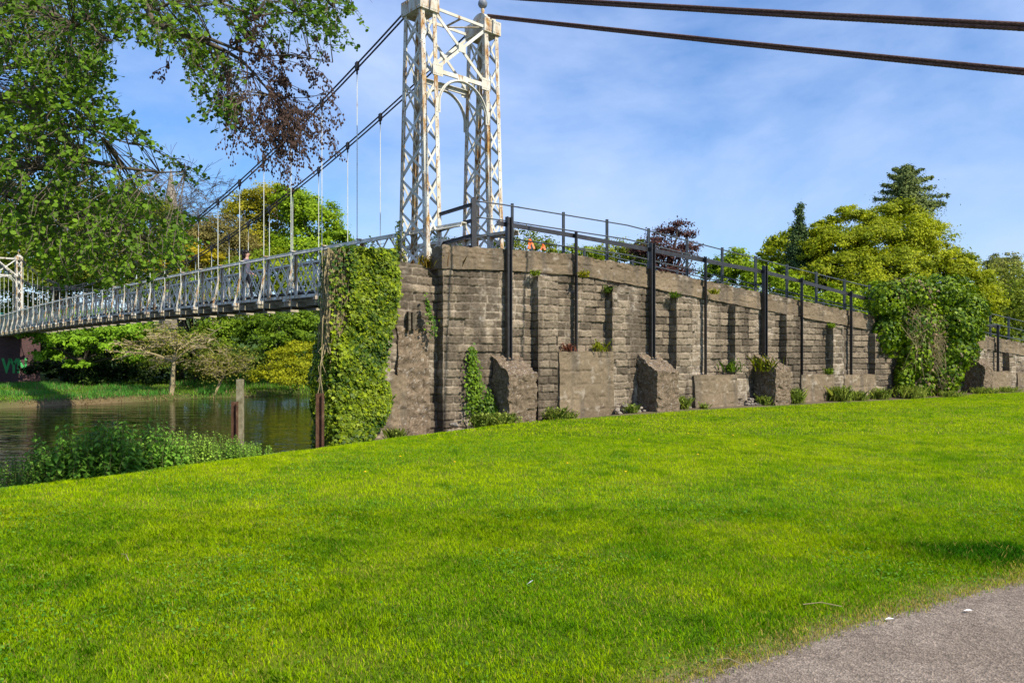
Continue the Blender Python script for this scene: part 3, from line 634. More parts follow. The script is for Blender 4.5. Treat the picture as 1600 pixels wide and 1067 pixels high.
# railings on the ramp
def railing(root, xs_, y, topz, hs, posth, mt, pw=.045, rr=.017):
    for L in xs_:
        mb = MB(); z0 = float(topz(L))-.25; zt = float(topz(L))+posth; mb.box((L, y, (z0+zt)/2), (pw/2, 0, 0), (0, pw*.6, 0), (0, 0, (zt-z0)/2)); mb.box((L+pw*.3, y-.012, (z0+zt)/2), (.008, 0, 0), (0, pw*.8, 0), (0, 0, (zt-z0)/2-.003)); mb.build('post', mt, root)
    for h in hs:
        mb = MB(); pts = [(L, y-.02, float(topz(L))+h) for L in np.arange(xs_[0], xs_[-1]+.01, (xs_[-1]-xs_[0])/40)]; mb.tube(pts, rr, 6); mb.build('rail', mt, root, True)
rl = empty('ramp_railing', (W0[0], W0[1], 0), WANG); tag(rl, 'three-bar dark grey railing along the near edge of the ramp, rising above the black beam', 'railing', None)
topr = lambda L: np.interp(L, [-1.2, 0, 4, 8.6, 13.4, 18, 23, 36], [4.03, 4.02, 3.87, 3.37, 2.86, 2.43, 2.02, .8])
YN = .35
railing(rl, [float(Lpx(p, -YN)) for p in (741, 800, 880, 948, 1013, 1073, 1128, 1180, 1229, 1275, 1319, 1358)], YN, topr, (1.10, .72, .30), 1.17, M['greyrail'])
rl2 = empty('ramp_railing', (W0[0], W0[1], 0), WANG); tag(rl2, 'dark railing on the ramp beyond the ivy bush at the right edge', 'railing', None)
railing(rl2, [20.2, 21.7, 23.2, 24.7, 26.2, 27.7, 29.2, 30.7], YN, topr, (1.10, .72, .30), 1.17, M['greyrail'])
rl3 = empty('ramp_railing', (W0[0], W0[1], 0), WANG); tag(rl3, 'dark railing on the far edge of the ramp, seen low through the nearer bars', 'railing', None)
topf = lambda L: topr(L)-.05
railing(rl3, [float(Lpx(830, -3.2))+k*1.95 for k in range(0, 13)], 3.2, topf, (.92, .52, .18), .98, M['greyrail'])
# black three-bar barrier joining the tower
bb = empty('end_barrier', (0, 0, 0)); tag(bb, 'thick black post and flat black bars between tower leg and wall top', 'barrier')
pp_ = WP(Lpx(740, -.30), -.30); mb = MB(); mb.box((pp_.x, pp_.y, 4.45), (.055, .02, 0), (-.02, .055, 0), (0, 0, .72)); mb.box((pp_.x, pp_.y, 5.18), (.03, 0, 0), (0, .03, 0), (0, 0, .02)); mb.build('post', M['black'], bb)
ne = AT(-1.0+.25, -.62, 0)
for h in (4.98, 4.60, 4.25, 3.98):
    mb = MB(); mb.bar((pp_.x, pp_.y, h+.06), (ne.x-.1, ne.y, h-.12), .085, .012, (0, 0, 1)); mb.bar((pp_.x, pp_.y-.0, h+.10), (ne.x-.1, ne.y, h-.08), .05, .012, (.3, 1, 0)); mb.build('bar', M['black'], bb)

# ------------------------------------------------------------------ RIVERSIDE POSTS
bp = empty('mooring_post', (-5.83, 16.0, -1.5)); tag(bp, 'grey weathered timber post with a rusty steel channel on its left side', 'post')
mb = MB(); mb.box((.035, .10, .85), (.058, 0, 0), (0, .075, 0), (0, 0, 1.62)); mb.build('timber_post', M['oldwood'], bp)
mb = MB(); mb.box((-.085, -.02, .55), (.010, 0, 0), (0, .05, 0), (0, 0, 1.45)); mb.box((-.035, .015, .55), (.048, 0, 0), (0, .008, 0), (0, 0, 1.447)); mb.box((.015, -.02, .55), (.009, 0, 0), (0, .05, 0), (0, 0, 1.45)); mb.build('steel_channel', M['rust'], bp)
b2 = empty('mooring_post', (-3.94, 15.5, -1.0)); tag(b2, 'dark rusty steel post standing at the lawn edge beside the ivy-covered abutment', 'post')
mb = MB(); mb.box((-.06, 0, .75), (.012, 0, 0), (0, .06, 0), (0, 0, .95)); mb.box((.06, 0, .75), (.012, 0, 0), (0, .06, 0), (0, 0, .95)); mb.box((0, .02, .75), (.05, 0, 0), (0, .01, 0), (0, 0, .95)); mb.build('steel_section', M['rust'], b2)
mb = MB(); mb.box((0, 0, 0), (.32, .10, 0), (-.10, .22, 0), (0, 0, .06)); o = mb.build('stone_slab', M['pstone']); o.location = (-4.22, 14.0, -.40); bv = o.modifiers.new('b', 'BEVEL'); bv.width = .02
tag(o, 'flat pale grey stone slab lying where the lawn drops to the river', 'slab')

# ------------------------------------------------------------------ TREES AND PLANTS
def crown(lobes, n, flat=.55, spread=.33, shell=.85, per=60, upb=.35):
    """lobes: (x,y,z,rx,ry,rz). returns points, normals, clump id value. Leaves gather in clumps spread over the lobes."""
    lobes = np.array(lobes, float); wgt = (lobes[:, 3]*lobes[:, 5]+lobes[:, 4]*lobes[:, 5]+lobes[:, 3]*lobes[:, 4]); wgt /= wgt.sum()
    nc = max(6, n//per); li = rng.choice(len(lobes), nc, p=wgt); dr = unit(rng.normal(size=(nc, 3))); dr[:, 2] = np.where(dr[:, 2] < -.35, -dr[:, 2]*.6, dr[:, 2])
    rad = 1-np.abs(rng.normal(0, 1-shell, nc))-rng.uniform(0, .12, nc)
    wob = .84+.32*fbm(dr*2.3+li[:, None]*7.7, 2)
    cc = lobes[li, :3]+dr*lobes[li, 3:]*(rad*wob)[:, None]
    ci = rng.integers(0, nc, n); cr = (lobes[li, 3:].mean(1)*spread)*rng.uniform(.55, 1.2, nc)
    off = rng.normal(size=(n, 3))*np.array((1, 1, flat))*.5
    pts = cc[ci]+off*cr[ci][:, None]; nr = unit(dr[ci]*.7+np.array((0, 0, upb))+unit(off)*.7+rng.normal(size=(n, 3))*.55)
    return pts, nr, rng.uniform(size=nc)[ci]
def tree(name, label, base, lobes, n, lsize, c0, c1, trunk_r=.3, group=None, spread=.33, per=60, mt='leaf', barkm='bark', limbs=6, tmpl=QUAD, shell=.85, cat='tree'):
    root = empty(name, base); tag(root, label, cat, group); base = np.array(base)
    pts, nr, cv = crown(lobes, n, .9 if mt == 'needle' else .52, spread=spread, per=per, shell=shell); c0 = np.array(c0); c1 = np.array(c1)
    f = np.clip(.65*cv+.35*rng.uniform(size=n), 0, 1)[:, None]; col = (c0*(1-f)+c1*f)*rng.uniform(.75, 1.25, (n, 1))
    leaves('crown', pts-base, nr, lsize*rng.uniform(.6, 1.3, n), col, M[mt], root, tmpl)
    lb = np.array(lobes); mb = MB(); top = lb[:, :3].mean(0); h = top[2]-base[2]
    mid = base+(top-base)*.45+np.array((.1*h*rng.normal()*.3, 0, 0)); mb.tube([(0, 0, -.3), tuple((mid-base)*.5), tuple(mid-base), tuple(top-base)], [trunk_r*1.25, trunk_r, trunk_r*.75, trunk_r*.3], 8)
    for k in range(limbs):
        l_ = lb[k % len(lb)]; e = l_[:3]+unit(rng.normal(size=3))*l_[3:]*.75; s = base+(top-base)*rng.uniform(.3, .8); m1 = (s+e)/2+np.array((0, 0, .08*h))
        mb.tube([tuple(s-base), tuple(m1-base), tuple(e-base)], [trunk_r*.45, trunk_r*.3, trunk_r*.08], 5)
    mb.build('trunk', M[barkm], root, True); return root
def LB(px, py, d, rpx, rpy, dep=None):  # a lobe sized from how it is seen
    c = P(px, py, d); rx = rpx*d/F; rz = rpy*d/F; return (c[0], c[1], c[2], rx, dep or (rx+rz)/2, rz)
YG0, YG1 = (.10, .15, .005), (.36, .40, .010)
G0, G1 = (.030, .075, .008), (.12, .20, .015)
DG0, DG1 = (.012, .035, .006), (.045, .10, .012)
# right of the ramp
tree('maple_tree', 'big domed yellow-green maple rising behind the right end of the ramp wall', (32, 62, 0),
     [LB(1375, 385, 60, 75, 62), LB(1310, 395, 59, 55, 48), LB(1430, 400, 61, 62, 55), LB(1480, 440, 61, 50, 55), LB(1395, 345, 62, 55, 38), LB(1290, 440, 58, 45, 50), LB(1370, 460, 57, 85, 60), LB(1330, 350, 61, 42, 30), LB(1470, 490, 59, 60, 55), LB(1445, 365, 62, 36, 30), LB(1505, 425, 61, 34, 38), LB(1265, 410, 60, 36, 34), LB(1285, 375, 60, 40, 34), LB(1270, 440, 59, 40, 40), LB(1330, 420, 58, 60, 40), LB(1525, 440, 61, 26, 36), LB(1540, 480, 61, 30, 40), LB(1510, 470, 60, 34, 40), LB(1405, 420, 57, 60, 45)],
     140000, .20, (.09, .14, .006), (.40, .43, .014), .45, None, .27, 160, shell=.8)
tree('maple_tree', 'smaller yellow-green maple just left of and behind the narrow dark cypress', (22, 66, 0), [LB(1215, 390, 64, 26, 28), LB(1235, 375, 65, 26, 22), LB(1205, 420, 63, 30, 35), LB(1250, 410, 65, 30, 40)], 9000, .27, YG0, YG1, .3)
tree('pine_tree', 'dark blue-green pine standing highest behind the big maple, one limb reaching right', (46, 80, 0),
     [LB(1415+ex*k*ln_/6, yy_-k*up_*.55, 80+ez*k*ln_*.012, 8.5-.75*k, 4.4-.33*k) for (yy_, ln_, ex, ez, up_) in [(266, 8, 1, 0, 1), (272, 16, -1, .5, 2), (276, 26, 1, -.5, 3), (284, 30, -.9, 0, 3), (288, 40, 1, .4, 3), (296, 38, -1, -.4, 2), (300, 46, 1, 0, 2), (304, 44, -.8, .6, 1), (312, 66, 1, 0, 2), (318, 60, 1, .5, 0), (315, 44, -1, 0, 1), (325, 60, 1, -.3, 1), (328, 44, -1, .3, 0), (292, 20, .3, 1, 1), (300, 24, -.2, -1, 1), (310, 30, .2, -1, 1), (280, 14, 0, -1, 1)] for k in range(7)]+[LB(1418, 330, 80, 34, 26), LB(1415, 295, 80, 12, 24)],
     40000, .22, (.04, .07, .02), (.21, .26, .06), .45, None, .95, 30, 'needle', shell=.7)
tree('cypress_tree', 'narrow dark green cypress with a pointed top between two yellow-green trees', (22.5, 60, 0),
     [LB(1249+((-1)**k)*1.5, 324+k*9.5, 60, 2.2+k*1.35, 7+k*.5) for k in range(15)], 22000, .18, (.03, .06, .018), (.11, .17, .04), .25, None, 1.1, 40, 'needle')
for i, (px, py, d, rx, ry, lab) in enumerate([(1140, 425, 48, 45, 38, 'rounded lime-green bush behind the middle of the ramp railing, right of the purple beech'), (1205, 450, 46, 45, 40, 'lime-green bush below the dark cypress behind the railing'), (1290, 485, 47, 48, 45, 'light green bush at the foot of the big maple behind the railing end'), (1365, 480, 48, 42, 40, 'green bush filling the gap between the big maple and the ivy bush')]):
    c = P(px, py, d); tree('leafy_bush', lab, (c[0], d, 0), [LB(px, py, d, rx, ry), LB(px-25, py+15, d, rx*.7, ry*.8), LB(px+28, py+12, d, rx*.7, ry*.8), LB(px, py+60, d, rx*1.2, ry)], 11000, .20, (.09, .17, .006), (.29, .38, .012), .15, 'bushes behind the ramp', .3, 60, cat='bush')
tree('copper_beech', 'wispy dark purple beech leaning right above the ramp railing', (10.5, 52, 0), [LB(1062, 352, 50, 20, 9), LB(1045, 362, 50, 26, 10), LB(1072, 368, 50, 22, 9), LB(1025, 380, 50, 30, 14), LB(1000, 392, 50, 22, 12), LB(1075, 388, 50, 24, 8), LB(1040, 400, 50, 50, 18), LB(1040, 430, 50, 50, 20)], 8500, .17, (.035, .014, .012), (.12, .06, .05), .18, None, .62, 14, shell=.55, limbs=18)
for i, (px, py, d, rx, ry, lab, c0, c1) in enumerate([
        (820, 388, 95, 55, 34, 'rounded wooded clump right of the tower, seen through the railings', (.05, .10, .01), (.24, .27, .02)),
        (905, 405, 85, 40, 26, 'low pale green tree behind the second black upright', (.08, .15, .01), (.30, .37, .02)),
        (960, 400, 90, 45, 26, 'low olive tree between the uprights left of the purple beech', (.08, .12, .01), (.28, .32, .03)),
        (1005, 395, 70, 20, 24, 'slim bright green sapling just left of the purple beech', (.05, .11, .01), (.2, .26, .02)),
        (700, 392, 100, 50, 22, 'dark wooded clump seen between the two tower legs', (.02, .05, .01), (.09, .12, .02)),
        (1565, 445, 85, 55, 42, 'tall grey-green tree at the right edge beyond the ivy bush', (.09, .13, .015), (.32, .34, .05)),
        (1568, 415, 92, 28, 22, 'wispy tree top poking above the trees at the right edge', (.09, .12, .03), (.30, .30, .08)),
        (1605, 480, 75, 50, 48, 'broad mid green tree cut off by the right edge', (.06, .11, .01), (.25, .30, .02)),
        (1530, 470, 70, 30, 45, 'green tree filling the gap between the big maple and the right edge trees', (.10, .15, .01), (.33, .38, .02))]):
    c = P(px, py, d); tree('distant_tree', lab, (c[0], d, 0), [LB(px, py, d, rx, ry), LB(px-rx*.5, py+12, d, rx*.6, ry*.8), LB(px+rx*.5, py+12, d, rx*.6, ry*.8), LB(px, py+50, d, rx*1.2, 40)], 9000, .30, c0, c1, .3, 'distant trees beyond the ramp', .3, 50)
# beyond the river
def onbank(px, d): c = P(px, 550, d); return (c[0], d, float(ground_z(c[0], d)))
FB = 'trees on the far river bank'
tree('bank_tree', 'bright green tree beyond the bridge just left of the tower', onbank(500, 82), [LB(495, 350, 82, 42, 40), LB(470, 330, 82, 35, 36), LB(525, 375, 82, 26, 24), LB(480, 400, 82, 65, 50), LB(445, 310, 83, 26, 24)], 24000, .30, (.07, .15, .008), (.32, .45, .015), .35, FB, .3, 60)
tree('bank_tree', 'tall olive tree behind the bridge with a ragged top, below the crossing cables', onbank(420, 86), [LB(415, 315, 86, 42, 32), LB(385, 335, 86, 38, 36), LB(440, 345, 86, 36, 45), LB(400, 390, 86, 60, 50)], 20000, .30, (.12, .13, .012), (.40, .37, .02), .35, FB, .3, 55)
tree('bank_tree', 'khaki half-leafed tree between the hanging leaves and the olive tree', onbank(330, 80), [LB(345, 370, 80, 50, 36), LB(310, 385, 80, 40, 42), LB(370, 395, 80, 50, 42), LB(330, 430, 80, 70, 40)], 18000, .26, (.10, .095, .03), (.26, .22, .06), .35, FB, .3, 50, 'leaf', 'palebark')
tree('bank_tree', 'yellow-leaved shrub low behind the bridge railing', onbank(300, 70), [LB(292, 400, 70, 28, 24), LB(325, 405, 70, 24, 20), LB(270, 420, 70, 36, 26)], 9000, .24, (.20, .17, .008), (.42, .34, .012), .2, FB, .3, 50)
tree('bank_tree', 'dense green tree beyond the left half of the bridge', onbank(210, 78), [LB(215, 345, 78, 60, 60), LB(170, 380, 78, 60, 60), LB(240, 400, 78, 50, 45), LB(200, 430, 78, 70, 45)], 22000, .30, (.06, .10, .01), (.22, .24, .02), .4, FB, .3, 60)
tree('bank_tree', 'light green tree behind the far tower at the left edge', onbank(90, 84), [LB(95, 350, 84, 70, 70), LB(50, 400, 84, 60, 60), LB(130, 410, 84, 60, 50), LB(90, 440, 84, 80, 50)], 24000, .32, (.06, .11, .01), (.22, .26, .02), .4, FB, .3, 60)
tree('bank_tree', 'tall green tree mostly outside the left edge behind the far tower', onbank(-20, 88), [LB(-20, 380, 88, 60, 80), LB(10, 430, 88, 50, 60)], 12000, .32, (.08, .14, .008), (.30, .36, .015), .4, FB, .3, 60)
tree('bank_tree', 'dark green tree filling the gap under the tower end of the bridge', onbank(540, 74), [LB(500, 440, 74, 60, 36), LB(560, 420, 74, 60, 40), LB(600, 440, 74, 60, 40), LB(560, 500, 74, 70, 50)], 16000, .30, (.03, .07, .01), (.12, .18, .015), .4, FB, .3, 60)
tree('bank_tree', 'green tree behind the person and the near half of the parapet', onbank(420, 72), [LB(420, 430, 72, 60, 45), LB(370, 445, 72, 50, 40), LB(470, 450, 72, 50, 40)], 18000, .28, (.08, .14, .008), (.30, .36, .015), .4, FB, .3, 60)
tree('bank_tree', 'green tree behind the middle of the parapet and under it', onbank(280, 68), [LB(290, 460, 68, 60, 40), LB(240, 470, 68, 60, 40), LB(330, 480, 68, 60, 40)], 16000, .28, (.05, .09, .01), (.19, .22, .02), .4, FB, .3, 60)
tree('bank_tree', 'low green trees behind the legs of the far tower at the left edge', onbank(60, 92), [LB(40, 450, 92, 60, 40), LB(100, 450, 92, 60, 40), LB(160, 455, 92, 60, 40), LB(-20, 450, 92, 60, 50), LB(60, 500, 92, 90, 50)], 20000, .34, (.06, .11, .01), (.22, .28, .02), .3, FB, .3, 60)
# under the bridge
n = 26000; a = rng.uniform(-34, 40, n); t = rng.uniform(52, 60, n); q = C0+v*a[:, None]+u*t[:, None]; hh = (1.2+3.2*fbm(np.stack([a*.35, a*0, a*0], -1), 3))*sstep(51, 55, t)
z = ground_z(q[:, 0], q[:, 1])+hh*rng.uniform(0, 1, n)**.7; cl = fbm(np.column_stack([q, z])*.7, 3)[:, None]; ff = np.clip((cl-.35)*2.2, 0, 1)
k = (a > 3.0)|(a < -9.0)
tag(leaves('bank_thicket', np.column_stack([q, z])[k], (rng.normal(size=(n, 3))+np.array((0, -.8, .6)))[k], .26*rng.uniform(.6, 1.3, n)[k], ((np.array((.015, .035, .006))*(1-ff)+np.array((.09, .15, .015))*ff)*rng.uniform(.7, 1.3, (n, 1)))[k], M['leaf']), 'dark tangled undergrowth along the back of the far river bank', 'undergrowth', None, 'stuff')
tree('overhanging_tree', 'broad leafy sycamore hanging over the shadows beside the graffitied far abutment', onbank(130, 63), [LB(110, 535, 60, 50, 18), LB(75, 560, 60, 30, 16), LB(160, 545, 60, 42, 18), LB(90, 525, 61, 55, 18), LB(190, 525, 61, 50, 20), LB(205, 560, 60, 24, 18), LB(150, 505, 64, 90, 24), LB(120, 572, 60, 30, 10)], 20000, .26, (.07, .16, .010), (.24, .42, .02), .3, FB, .28, 60)
tree('overhanging_tree', 'thicket coloured near-black to stand for the shaded hollow beneath the left of the bridge', onbank(150, 70), [LB(85, 585, 65, 45, 20), LB(150, 588, 64, 55, 20), LB(215, 586, 63, 45, 20), LB(100, 560, 70, 80, 45), LB(190, 560, 70, 70, 45), LB(250, 550, 69, 60, 45), LB(40, 545, 74, 50, 45)], 30000, .34, (.005, .012, .003), (.016, .036, .006), .4, FB, .3, 60)  # near-black leaves: shade of the hollow under the sycamore put into the colour
tree('leafy_bush', 'glossy green bush under the bridge right of the bare-twigged tree', onbank(440, 66), [LB(440, 510, 66, 55, 30), LB(480, 520, 65, 35, 36), LB(400, 520, 66, 36, 30), LB(455, 545, 65, 50, 36), LB(350, 530, 67, 60, 40)], 18000, .26, (.035, .09, .008), (.20, .30, .015), .2, 'bushes on the far bank', .3, 60, cat='bush')
tree('leafy_bush', 'fluffy yellow-green bush at the water edge left of the ivy', onbank(465, 66), [LB(470, 550, 60, 36, 20), LB(440, 560, 60, 26, 18), LB(495, 565, 60, 28, 22), LB(465, 578, 59, 50, 22), LB(500, 588, 58, 40, 20), LB(430, 588, 59, 40, 18), LB(470, 596, 58, 55, 14)], 20000, .16, (.12, .16, .008), (.42, .42, .012), .12, 'bushes on the far bank', .3, 40, cat='bush')
tree('leafy_bush', 'mid green bank shrubs behind the bare-twigged tree', onbank(300, 66), [LB(300, 550, 65, 60, 34), LB(250, 575, 64, 40, 20), LB(345, 575, 63, 50, 22), LB(385, 565, 64, 40, 24)], 14000, .24, (.03, .07, .01), (.13, .18, .02), .12, 'bushes on the far bank', .3, 50, cat='bush')
# bare twigged trees
def bare_tree(name, label, base, height, spreadx, nb, rad, mt, seed, depth=4, leafc=None, up=.9, group=None, tw=.012):
    rr = random.Random(seed); root = empty(name, base); tag(root, label, 'tree', group); mb = MB(); tips = []
    def grow(p, d, ln, r, lv):
        n = 4; pts = [p]; rad_ = [r]
        for i in range(n):
            d = (d+Vector((rr.gauss(0, .16), rr.gauss(0, .16), rr.gauss(0, .10)+(.05 if lv < 2 else -.02)))).normalized(); p = p+d*ln/n; pts.append(p); rad_.append(max(tw, r*(1-.6*(i+1)/n)))
        mb.tube(pts, rad_, 5 if lv < 2 else 3, False)
        if lv >= depth: tips.append(pts[-1]); tips.append(pts[2]); return
        for k in range(nb if lv else nb+3):
            j = rr.randint(2, n); q_ = pts[j]; dd = (d*.7+Vector((rr.gauss(0, spreadx), rr.gauss(0, spreadx), rr.gauss(0, .5)*up))).normalized(); grow(q_, dd, ln*rr.uniform(.5, .75), rad_[j]*.65, lv+1)
    grow(Vector((0, 0, -.3)), Vector((rr.gauss(0, .1), 0, 1)).normalized(), height*.42, rad, 0)
    mb.build('trunk', M[mt], root)
    if leafc is not None:
        T = np.array([tuple(t_) for t_ in tips]); k = rng.integers(0, len(T), leafc[0]); C = T[k]+rng.normal(size=(leafc[0], 3))*.35
        f = rng.uniform(size=(leafc[0], 1)); leaves('foliage', C, rng.normal(size=C.shape)+np.array((0, 0, .6)), .15*rng.uniform(.6, 1.4, leafc[0]), np.array(leafc[1])*(1-f)+np.array(leafc[2])*f, M['leaf'], root)
    return root
bare_tree('bare_tree', 'pale bare-twigged tree leaning out over the far bank below the middle of the bridge', onbank(267, 57.5), 8.6, 1.35, 4, .24, 'palebark', 3, 4, (2200, (.13, .14, .02), (.32, .32, .05)), .30, tw=.028)
bare_tree('bare_tree', 'low bare twiggy tree on the bank between the leaning tree and the timber post', onbank(335, 60), 5.0, .9, 4, .14, 'palebark', 8, 4, (2200, (.13, .14, .02), (.32, .32, .05)), .3, tw=.018)
bare_tree('bare_tree', 'tall leafless grey tree against the sky left of the near cable', onbank(315, 92), 27.0, .45, 4, .35, 'bark', 5, 5, None, .6, tw=.022)
bare_tree('bare_tree', 'leafless grey tree half hidden by the hanging alder leaves', onbank(350, 94), 26.5, .42, 4, .3, 'bark', 12, 5, None, .6, tw=.022)
# church spire glimpsed behind the leaves
sp = empty('church_spire', (P(267, 550, 230)[0], 230, 0)); tag(sp, 'faint pink-grey stone spire just right of the hanging alder leaves', 'church spire')
mb = MB(); n8 = [(3.2*math.cos(k*math.pi/4+.39), 3.2*math.sin(k*math.pi/4+.39)) for k in range(8)]; mb.prism(n8, 0, 38); mb.build('tower', M['plainconc'], sp)
mb = MB(); mb.add([(x*1.05, y*1.05, 38) for x, y in n8]+[(0, 0, 58)], [(k, (k+1) % 8, 8) for k in range(8)]+[tuple(range(8))[::-1]]); mb.build('spire', M['pstone'], sp)
# hill with woodland far behind
hx = np.linspace(-900, 1100, 90); hy = np.linspace(230, 900, 26); HX, HY = np.meshgrid(hx, hy, indexing='ij')
hz_ = (12+34*sstep(230, 700, HY))*(.55+.7*fbm(np.stack([HX*.004, HY*.004, HX*0+2], -1), 3))*sstep(225, 300, HY)*(.42+.58*sstep(-500, -150, HX)*sstep(700, 150, HX))
ii = np.arange(hx.size*hy.size).reshape(hx.size, hy.size); q = np.stack([ii[:-1, :-1], ii[1:, :-1], ii[1:, 1:], ii[:-1, 1:]], -1).reshape(-1, 4)
hc = mixc((.05, .085, .03), (.10, .13, .05), fbm(np.stack([HX*.03, HY*.03, HX*0], -1), 3))
tag(npmesh('hills', np.stack([HX, HY, hz_-1], -1).reshape(-1, 3), None, 4, M['ground'], None, hc.reshape(-1, 3), True, q), kind='structure')
n = 26000; ncl = 1400; cx = rng.uniform(-420, 560, ncl); cy = rng.uniform(240, 560, ncl)
cz = (12+34*sstep(230, 700, cy))*(.55+.7*fbm(np.stack([cx*.004, cy*.004, cx*0+2], -1), 3))*sstep(225, 300, cy)*(.42+.58*sstep(-500, -150, cx)*sstep(700, 150, cx))-1
k = rng.integers(0, ncl, n); dd = unit(rng.normal(size=(n, 3))); dd[:, 2] = np.abs(dd[:, 2]); rr_ = rng.uniform(4, 8, ncl)[k]
Cw = np.stack([cx[k], cy[k], cz[k]], -1)+dd*rr_[:, None]*np.array((1, 1, 1.1)); f = rng.uniform(size=ncl)[k][:, None]
tag(leaves('distant_wood', Cw, dd+rng.normal(size=(n, 3))*.5, 2.2*rng.uniform(.6, 1.3, n), (np.array((.03, .06, .02))*(1-f)+np.array((.10, .13, .035))*f), M['leaf']), 'far-off wooded hillside behind the ramp railings', 'wood', None, 'stuff')
# far bank grass and reeds
n = 90000; a = rng.uniform(-32, 30, n); t = 39.6+rng.uniform(0, 1, n)**1.4*17; q = C0+v*a[:, None]+u*t[:, None]; X, Y = q[:, 0], q[:, 1]; z = ground_z(X, Y)
ok = (z > WATER-.12)&(np.abs(X/Y) < .85); X, Y, z, a, t = X[ok], Y[ok], z[ok], a[ok], t[ok]; n = len(X)
pt = fbm(np.stack([X*.5, Y*.5, X*0], -1), 3); h = rng.uniform(.16, .50, n)*(.6+.7*sstep(8, 16, a))*(.6+.9*sstep(.4, .65, pt)); low = (z < -1.72)&(a < 6+6*pt)
ang = rng.uniform(0, 6.28, n); ln = h*rng.uniform(.2, .9, n); wdt = .028
base = np.stack([X, Y, z-.02], -1); sd = np.stack([np.cos(ang+1.5)*wdt, np.sin(ang+1.5)*wdt, X*0], -1); tip = base+np.stack([np.cos(ang)*ln, np.sin(ang)*ln, h*np.where(low, .55, 1)], -1)
f = np.clip(sstep(.35, .65, pt)+rng.normal(0, .2, n), 0, 1)[:, None]; c = np.array((.15, .27, .02))*(1-f)+np.array((.08, .25, .04))*f
tan = low | (rng.uniform(size=n) < .12); c = np.where(tan[:, None], np.array((.33, .24, .12))*rng.uniform(.5, 1.2, (n, 1)), c*rng.uniform(.7, 1.3, (n, 1)))
tag(npmesh('bank_grass', np.stack([base-sd, base+sd, tip], 1).reshape(-1, 3), None, 3, M['grass'], None, np.repeat(c, 3, axis=0), False, np.arange(3*n)), 'rough green grass and tan dead reeds along the far river bank', 'bank grass', None, 'stuff')

# far abutment with graffiti
fa = empty('far_abutment', AT(0, TF, 0), math.atan2(v[1], v[0])); tag(fa, 'dark purplish brick abutment with green graffiti under the far end of the bridge', 'abutment')
m, t, b = mat('dark_brick', .9, .2); bk = N(t, 'ShaderNodeTexBrick'); bk.inputs['Color1'].default_value = (.055, .028, .030, 1); bk.inputs['Color2'].default_value = (.10, .05, .05, 1); bk.inputs['Mortar'].default_value = (.11, .09, .09, 1)
bk.inputs['Scale'].default_value = 4; mpn = N(t, 'ShaderNodeMapping'); mpn.inputs['Rotation'].default_value = (R(90), 0, 0); t.links.new(N(t, 'ShaderNodeTexCoord').outputs['Object'], mpn.inputs[0]); t.links.new(mpn.outputs[0], bk.inputs['Vector'])
t.links.new(mul(t, bk.outputs[0], ramp(t, noise(t, 1.2, 5), [(.3, (.5,)*3), (.7, (1.5,)*3)])), b.inputs['Base Color']); M['dbrick'] = m
mb = MB(); mb.prism([(-4.5, -2.2), (2.3, -2.2), (2.3, 3), (-4.5, 3)], -2, 3.05); mb.build('brick_block', M['dbrick'], fa)
mb = MB(); mb.prism([(-4.7, -2.4), (2.45, -2.4), (2.45, 3), (-4.7, 3)], 3.053, 3.25); mb.build('string_course', M['plainconc'], fa)
m, t, b = mat('green_spray', .6, .3); b.inputs['Base Color'].default_value = (.05, .36, .10, 1)
tx = bpy.data.curves.new('graffiti', 'FONT'); tx.body = 'VYN'; tx.size = 1.75; tx.extrude = .004; tx.offset = .06; tx.space_character = .8
to = bpy.data.objects.new('graffiti', tx); COL.objects.link(to); dg = bpy.context.evaluated_depsgraph_get(); me = bpy.data.meshes.new_from_object(to.evaluated_get(dg)); bpy.data.objects.remove(to)
go = link('graffiti', me, m, fa); go.rotation_euler = (R(90), 0, 0); go.location = (-.55, -2.21, -.24); go.scale = (.6, 1, 1); go['label'] = 'green block-letter graffiti on the brick'
m, t, b = mat('teal_board', .6, .3); b.inputs['Base Color'].default_value = (.01, .16, .13, 1)
th = empty('teal_hoarding', AT(-4, TF+6, 3)); th.rotation_euler = (0, 0, math.atan2(v[1], v[0])); tag(th, 'teal board fence seen through the arch of the far tower', 'fence')
for k in range(6):
    mb = MB(); mb.box((-4+k*1.6, 0, 1.15), (.79, 0, 0), (0, .02, 0), (0, 0, 1.15)); mb.build('board_panel', m, th)

# ------------------------------------------------------------------ IVY
def ivy_patch(name, label, C, Nn, lsize, c0, c1, base, stems=None, up=(0, 0, -1), cat='ivy', stemm='twig', dead=None):
    root = empty(name, base); tag(root, label, cat); b = np.array(base); n = len(C)
    f = rng.uniform(size=(n, 1))**1.8; lump = fbm(C*1.9, 3)[:, None]; f = np.clip(f*.75+.9*(lump-.42), 0, 1)
    col = (np.array(c0)*(1-f)+np.array(c1)*f)*rng.uniform(.8, 1.2, (n, 1))
    if dead is not None: dm = dead(C)[:, None]; col = np.where(rng.uniform(size=(n, 1)) < dm, np.array((.26, .19, .11))*rng.uniform(.5, 1.3, (n, 1)), col); keep = rng.uniform(size=n) > dm[:, 0]*.45; C = C[keep]; Nn = Nn[keep]; col = col[keep]; n = len(C)
    leaves('foliage', C-b, Nn, lsize*rng.uniform(.55, 1.25, n), col, M['ivy'], root, IVY, np.array(up, float))
    if stems:
        mb = MB()
        for s in stems: mb.tube([Vector(q_)-Vector(base) for q_ in s[0]], s[1], 4, False)
        mb.build('stems', M[stemm], root)
    return root
def abl(L, y, z): q_ = W0+wv*L-nv_*y; return np.array((q_[0], q_[1], z))
n = 19000; L = rng.uniform(-4.36, -2.42, n); z = rng.uniform(-.75, 3.78, n)
